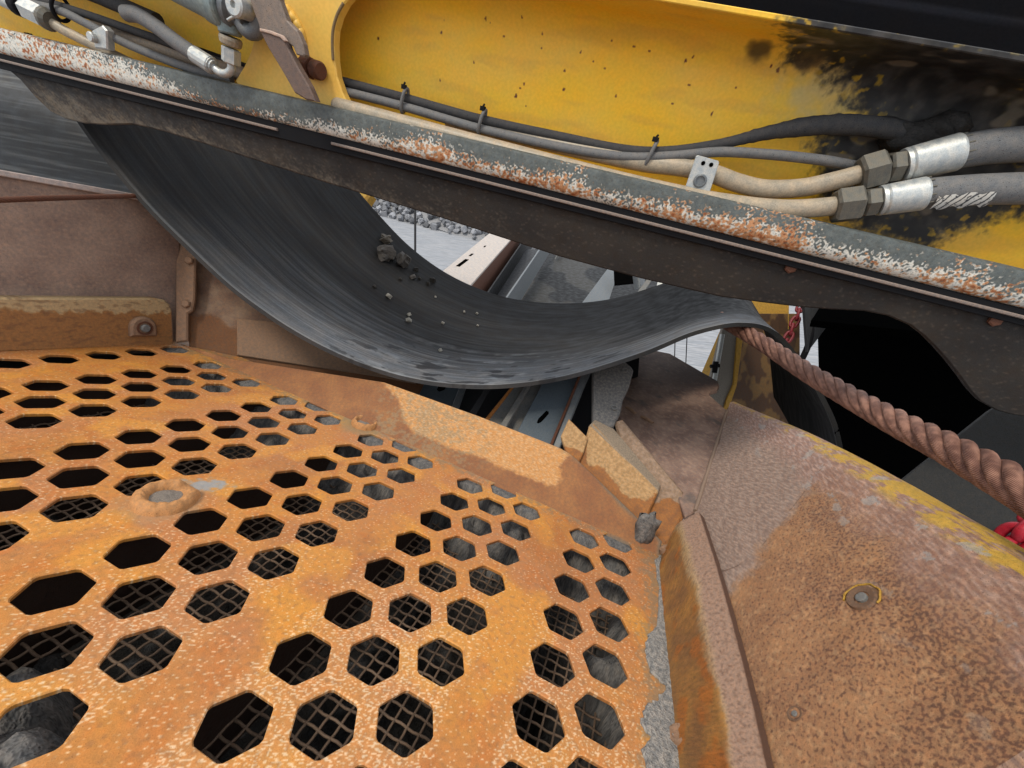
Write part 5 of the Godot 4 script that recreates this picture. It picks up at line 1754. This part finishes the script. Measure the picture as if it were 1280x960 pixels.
# ---------- things round the edges of the view ----------
func build_background():
	# dark belt above the boom
	var map := coarse(Rect2(0, 0, 1, 1), 512, 128, func(q: Vector2) -> Color:
		var s := nz(1, q.x * 3.0, q.y * 40.0)
		return rgb(17, 17, 20).lerp(rgb(36, 37, 44), ss(0.0, 0.5, s) * 0.7))
	var st := mb()
	var p0 := boom.q(bz(640, -30, -0.3)).x
	sheet(st, 60, 12, func(s: float, t: float) -> Vector3:
		return boom.p(Vector2(lerpf(-1.2, 3.4, s), lerpf(0.14, 0.8, t) + 0.02 * sin(s * 3.0)), -0.3 - 0.16 * t * t), 0.012, Vector2(4.6, 0.8))
	tag(build(st, "return_belt", dull(mat(tiles["rubber"], 0.4, Color(1, 1, 1), 0.85, 0.0, 0.01, map))), "dark streaked belt running above the yellow boom's top flange", "conveyor belt")
	# dark belt behind the rear wall
	var map2 := coarse(Rect2(0, 0, 1, 1), 512, 128, func(q: Vector2) -> Color:
		var s := nz(1, q.x * 2.5, q.y * 36.0) + 0.6 * nz(2, q.x * 5.0, q.y * 110.0)
		return rgb(56, 56, 56).lerp(rgb(100, 100, 98), ss(-0.15, 0.8, s)))
	st = mb()
	sheet(st, 50, 16, func(s: float, t: float) -> Vector3:
		var a := at(lerpf(-200, 300, s), lerpf(30, 128, s) - 10.0, 1.34)
		var b := at(lerpf(-200, 300, s), lerpf(206, 290, s), 1.22)
		return a.lerp(b, t) + cf * (-0.12 * sin(t * 2.4)), 0.012, Vector2(1.4, 0.5))
	tag(build(st, "tail_belt", mat(tiles["rubber"], 0.4, Color(1, 1, 1), 0.8, 0.0, 0.01, map2)), "grey streaked belt passing behind the rear wall's top edge", "conveyor belt")
	# yellow post with gritty face
	var t := thing("yellow_post", "yellow steel post with gritty grey face behind the hopper's end wall", "post")
	var dz := 1.75
	plate_part("flank", M.yellow_old, [[905, 420, dz + 0.04], [880, 480, dz + 0.04], [915, 420, dz]], [[902, 408], [909, 408], [893, 474], [870, 490], [862, 500]], 0.02, t)
	plate_part("face", mat(tiles["grit"], 0.12, rgb(176, 166, 152), 1.0, 0.0, 0.1), [[910, 420, dz], [925, 420, dz], [900, 500, dz]], [[905, 404], [926, 400], [918, 480], [910, 498], [903, 516], [880, 505], [889, 470]], 0.02, t)
	plate_part("edge", M.yellow_old, [[925, 420, dz - 0.01], [930, 420, dz - 0.01], [910, 500, dz - 0.01]], [[924, 398], [932, 398], [921, 482], [913, 506], [903, 518], [909, 498], [917, 480]], 0.02, t)
	st = mb()
	tube(st, PackedVector3Array([at(903, 418, dz - 0.02), at(893, 476, dz - 0.02)]), 0.01, 10)
	build(st, "rod", M.bright, t)
	st = mb()
	tube(st, PackedVector3Array([at(888, 458, dz - 0.03), at(899, 457, dz - 0.03)]), 0.009, 6)
	tube(st, PackedVector3Array([at(895, 452, dz - 0.03), at(893, 466, dz - 0.03)]), 0.011, 6)
	build(st, "tie", M.black, t)
	var brown_map := coarse(Rect2(0, 0, 1, 1), 96, 96, func(q: Vector2) -> Color:
		var k := ss(0.05, 0.2, nz(2, q.x * 4.0 + 1.0, q.y * 4.0))
		return rgb(84, 60, 42).lerp(rgb(150, 116, 66), k * 0.6))
	t = thing("inner_panel", "brown grimy panel between the yellow post and the wire rope", "panel")
	plate_part("plate", mat(tiles["rust"], 0.2, Color(1, 1, 1), 0.95, 0.0, 0.02, brown_map), [[930, 420, 1.82], [985, 440, 1.9], [930, 500, 1.82]], [[928, 392], [1000, 392], [1000, 560], [900, 560], [918, 480]], 0.012, t)
	plate_part("upper_plate", M.yellow_old, [[950, 370, 1.9], [986, 380, 1.9], [950, 420, 1.9]], [[930, 355], [987, 355], [986, 412], [930, 400]], 0.012, t)
	# yellow foot at the belt's far side
	t = thing("yellow_footplate", "small yellow painted steel stanchion beyond the belt's far edge", "footplate")
	plate_part("plate", M.yellow, [[430, 235, 1.75], [460, 240, 1.75], [445, 262, 1.75]], [[400, 215], [468, 222], [461, 243], [446, 263], [440, 262], [424, 235]], 0.03, t)
	plate_part("edge", M.yellow_old, [[446, 263, 1.74], [461, 243, 1.74], [450, 265, 1.72]], [[445, 262], [460, 241], [464, 243], [449, 266]], 0.03, t)
	# hood: unlit interior right, its darkness put into near-black sheets
	t = thing("dark_hood", "hood interior painted near-black for its shadow, below the skirt, right of the wire rope", "hood")
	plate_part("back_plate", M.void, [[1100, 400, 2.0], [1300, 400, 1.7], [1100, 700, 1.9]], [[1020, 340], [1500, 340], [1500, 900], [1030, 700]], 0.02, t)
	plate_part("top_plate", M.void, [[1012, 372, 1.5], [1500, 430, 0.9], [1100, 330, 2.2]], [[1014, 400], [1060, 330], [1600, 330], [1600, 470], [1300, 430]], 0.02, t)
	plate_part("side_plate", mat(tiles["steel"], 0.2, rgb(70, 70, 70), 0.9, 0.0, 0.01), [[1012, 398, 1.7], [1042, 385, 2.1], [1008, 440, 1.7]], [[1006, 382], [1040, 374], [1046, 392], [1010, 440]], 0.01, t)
	st = mb()
	var ringp := []
	for e in [[998, 374, 1.8], [1010, 392, 1.78], [1014, 412, 1.76], [1010, 432, 1.74], [1002, 450, 1.74]]: ringp.append(at(e[0], e[1], e[2]))
	tube(st, spline(ringp, 6), 0.012, 10)
	build(st, "seal", M.black, t)
	# dark rubber plate at right
	t = thing("rubber_plate", "dark scuffed rubber plate under the near end of the wire rope", "rubber plate")
	plate_part("plate", mat(tiles["grit"], 0.3, rgb(54, 53, 51), 0.95, 0.0, 0.02), [[1130, 598, 0.7], [1243, 510, 0.74], [1262, 690, 0.62]], [[1120, 606], [1243, 508], [1420, 526], [1420, 900], [1300, 760]], 0.02, t)
	# thin rods against the light ground
	for e in [[519, 240, 519, 345, 2.2, "thin dark upright rod in front of the pale ground and gravel heap", 0.006], [845, 415, 842, 470, 2.4, "thin wire beside the end wall, nearer the belt", 0.003], [861, 412, 855, 475, 2.4, "thin wire beside the end wall, nearer the yellow post", 0.003]]:
		st = mb()
		tube(st, PackedVector3Array([at(e[0], e[1] - 40, e[4]), at(e[2], e[3] + 30, e[4])]), e[6], 8)
		tag(build(st, "thin_rod", M.dark_steel), e[5], "rod")

func strand_rope(t: Node3D, path: PackedVector3Array, r: float, lay: float, m: Material, sides := 14, hand := 1.0):
	var m_ := path.size()
	var side := Vector3.ZERO
	var run := 0.0
	var frames := []
	for i in m_:
		var tg := (path[mini(i + 1, m_ - 1)] - path[maxi(i - 1, 0)]).normalized()
		if side == Vector3.ZERO: side = Vector3.UP
		side = (side - tg * side.dot(tg)).normalized()
		if i > 0: run += path[i].distance_to(path[i - 1])
		frames.append([path[i], side, tg.cross(side), run])
	for k in 6:
		var sp := PackedVector3Array()
		for f in frames:
			var an: float = TAU * k / 6.0 + hand * TAU * f[3] / lay
			sp.append(f[0] + (f[1] * cos(an) + f[2] * sin(an)) * r * 0.655)
		var st := mb()
		tube(st, sp, r * 0.352, sides)
		build(st, "strand", m, t)
	var st2 := mb()
	tube(st2, path, r * 0.4, 8)
	build(st2, "core", M.rust_dark, t)

func chain(t: Node3D, pts: Array, m: Material, lw: float, wire: float):
	for i in pts.size() - 1:
		var a: Vector3 = pts[i]
		var b: Vector3 = pts[i + 1]
		var dir := (b - a).normalized()
		var s := dir.cross(cf).normalized()
		if i % 2 == 1: s = dir.cross(s).normalized()
		s = s.rotated(dir, 0.5)
		var c := (a + b) * 0.5
		var hl := a.distance_to(b) * 0.5 + wire * 1.2
		var loop := PackedVector3Array()
		for k in 28:
			var an := TAU * k / 28.0
			loop.append(c + dir * (clampf(cos(an) * 1.5, -1, 1) * (hl - lw * 0.5) + cos(an) * lw * 0.5) + s * sin(an) * lw * 0.5)
		var st := mb()
		tube(st, loop, wire, 10, true, false, true)
		build(st, "link", m, t)

func build_ropes():
	# fine wires of a strand as ribs in the relief
	var im := PackedByteArray()
	im.resize(128 * 128)
	var al := PackedByteArray()
	al.resize(128 * 128 * 3)
	for j in 128:
		for i in 128:
			var ph := fposmod((i * 1.0 + j * 0.5) / 16.0, 1.0)
			var h := sin(ph * PI)
			im[j * 128 + i] = int(h * 255)
			var g := 0.76 + 0.24 * h
			al[(j * 128 + i) * 3] = int(g * 255)
			al[(j * 128 + i) * 3 + 1] = int(g * 252)
			al[(j * 128 + i) * 3 + 2] = int(g * 250)
	var tex := {"alb": ImageTexture.create_from_image(Image.create_from_data(128, 128, false, Image.FORMAT_RGB8, al)), "hgt": ImageTexture.create_from_image(Image.create_from_data(128, 128, false, Image.FORMAT_L8, im)), "rou": tiles["rust"].rou}
	var grime := coarse(Rect2(0, 0, 1, 1), 16, 512, func(q: Vector2) -> Color:
		var k := clampf(0.5 + 1.1 * nz(1, q.x * 2.0, q.y * 40.0) + 0.6 * nz(2, q.x * 5.0, q.y * 160.0), 0, 1)
		return rgb(112, 80, 68).lerp(rgb(170, 130, 110), k))
	var m := mat(tex, 0.0155, Color(0.94, 0.92, 0.92), 0.9, 0.0, 0.06, grime)
	var pts := []
	for e in [[900, 398, 1.2], [945, 424, 1.06], [975, 443, 0.97], [1010, 466, 0.87], [1060, 495, 0.75], [1120, 528, 0.62], [1180, 558, 0.52], [1240, 591, 0.44], [1300, 626, 0.375], [1400, 690, 0.3]]: pts.append(at(e[0], e[1], e[2]))
	pts.append(pts[-1] + (pts[-1] - pts[-2]) * 6.0)
	var t := thing("wire_rope", "thick brown rusty wire rope of six strands running right above the side wall", "wire rope")
	strand_rope(t, spline(pts, 22), 0.0205, 0.215, m, 16, 1.0)
	t = thing("wire_rope", "thin dark brown wire rope stretched in front of the rear wall's top", "wire rope")
	var p2 := [at(-60, 252, 0.62), at(40, 248.5, 0.69), at(110, 246.5, 0.78), at(200, 244, 0.92)]
	strand_rope(t, spline(p2, 40), 0.0048, 0.036, M.rust_dark, 6, 1.0)
	# chains
	t = thing("chain", "dark red chain hanging against the bright gap beyond the belt", "chain")
	var cp := []
	for e in [[1004, 378], [999, 388], [996, 398], [991, 407], [988, 417], [983, 426], [979, 434]]: cp.append(at(e[0], e[1], 1.72))
	chain(t, cp, mat(tiles["paint"], 0.05, rgb(116, 34, 40), 0.6, 0.0, 0.0), 0.026, 0.0058)
	t = thing("chain", "bright red painted chain at the hopper's right rim below the rope", "chain")
	cp = []
	for e in [[1244, 692, 0.57], [1261, 679, 0.56], [1277, 667, 0.55], [1294, 654, 0.55], [1312, 642, 0.55]]: cp.append(at(e[0], e[1], e[2]))
	chain(t, cp, M.red_chain, 0.027, 0.0062)
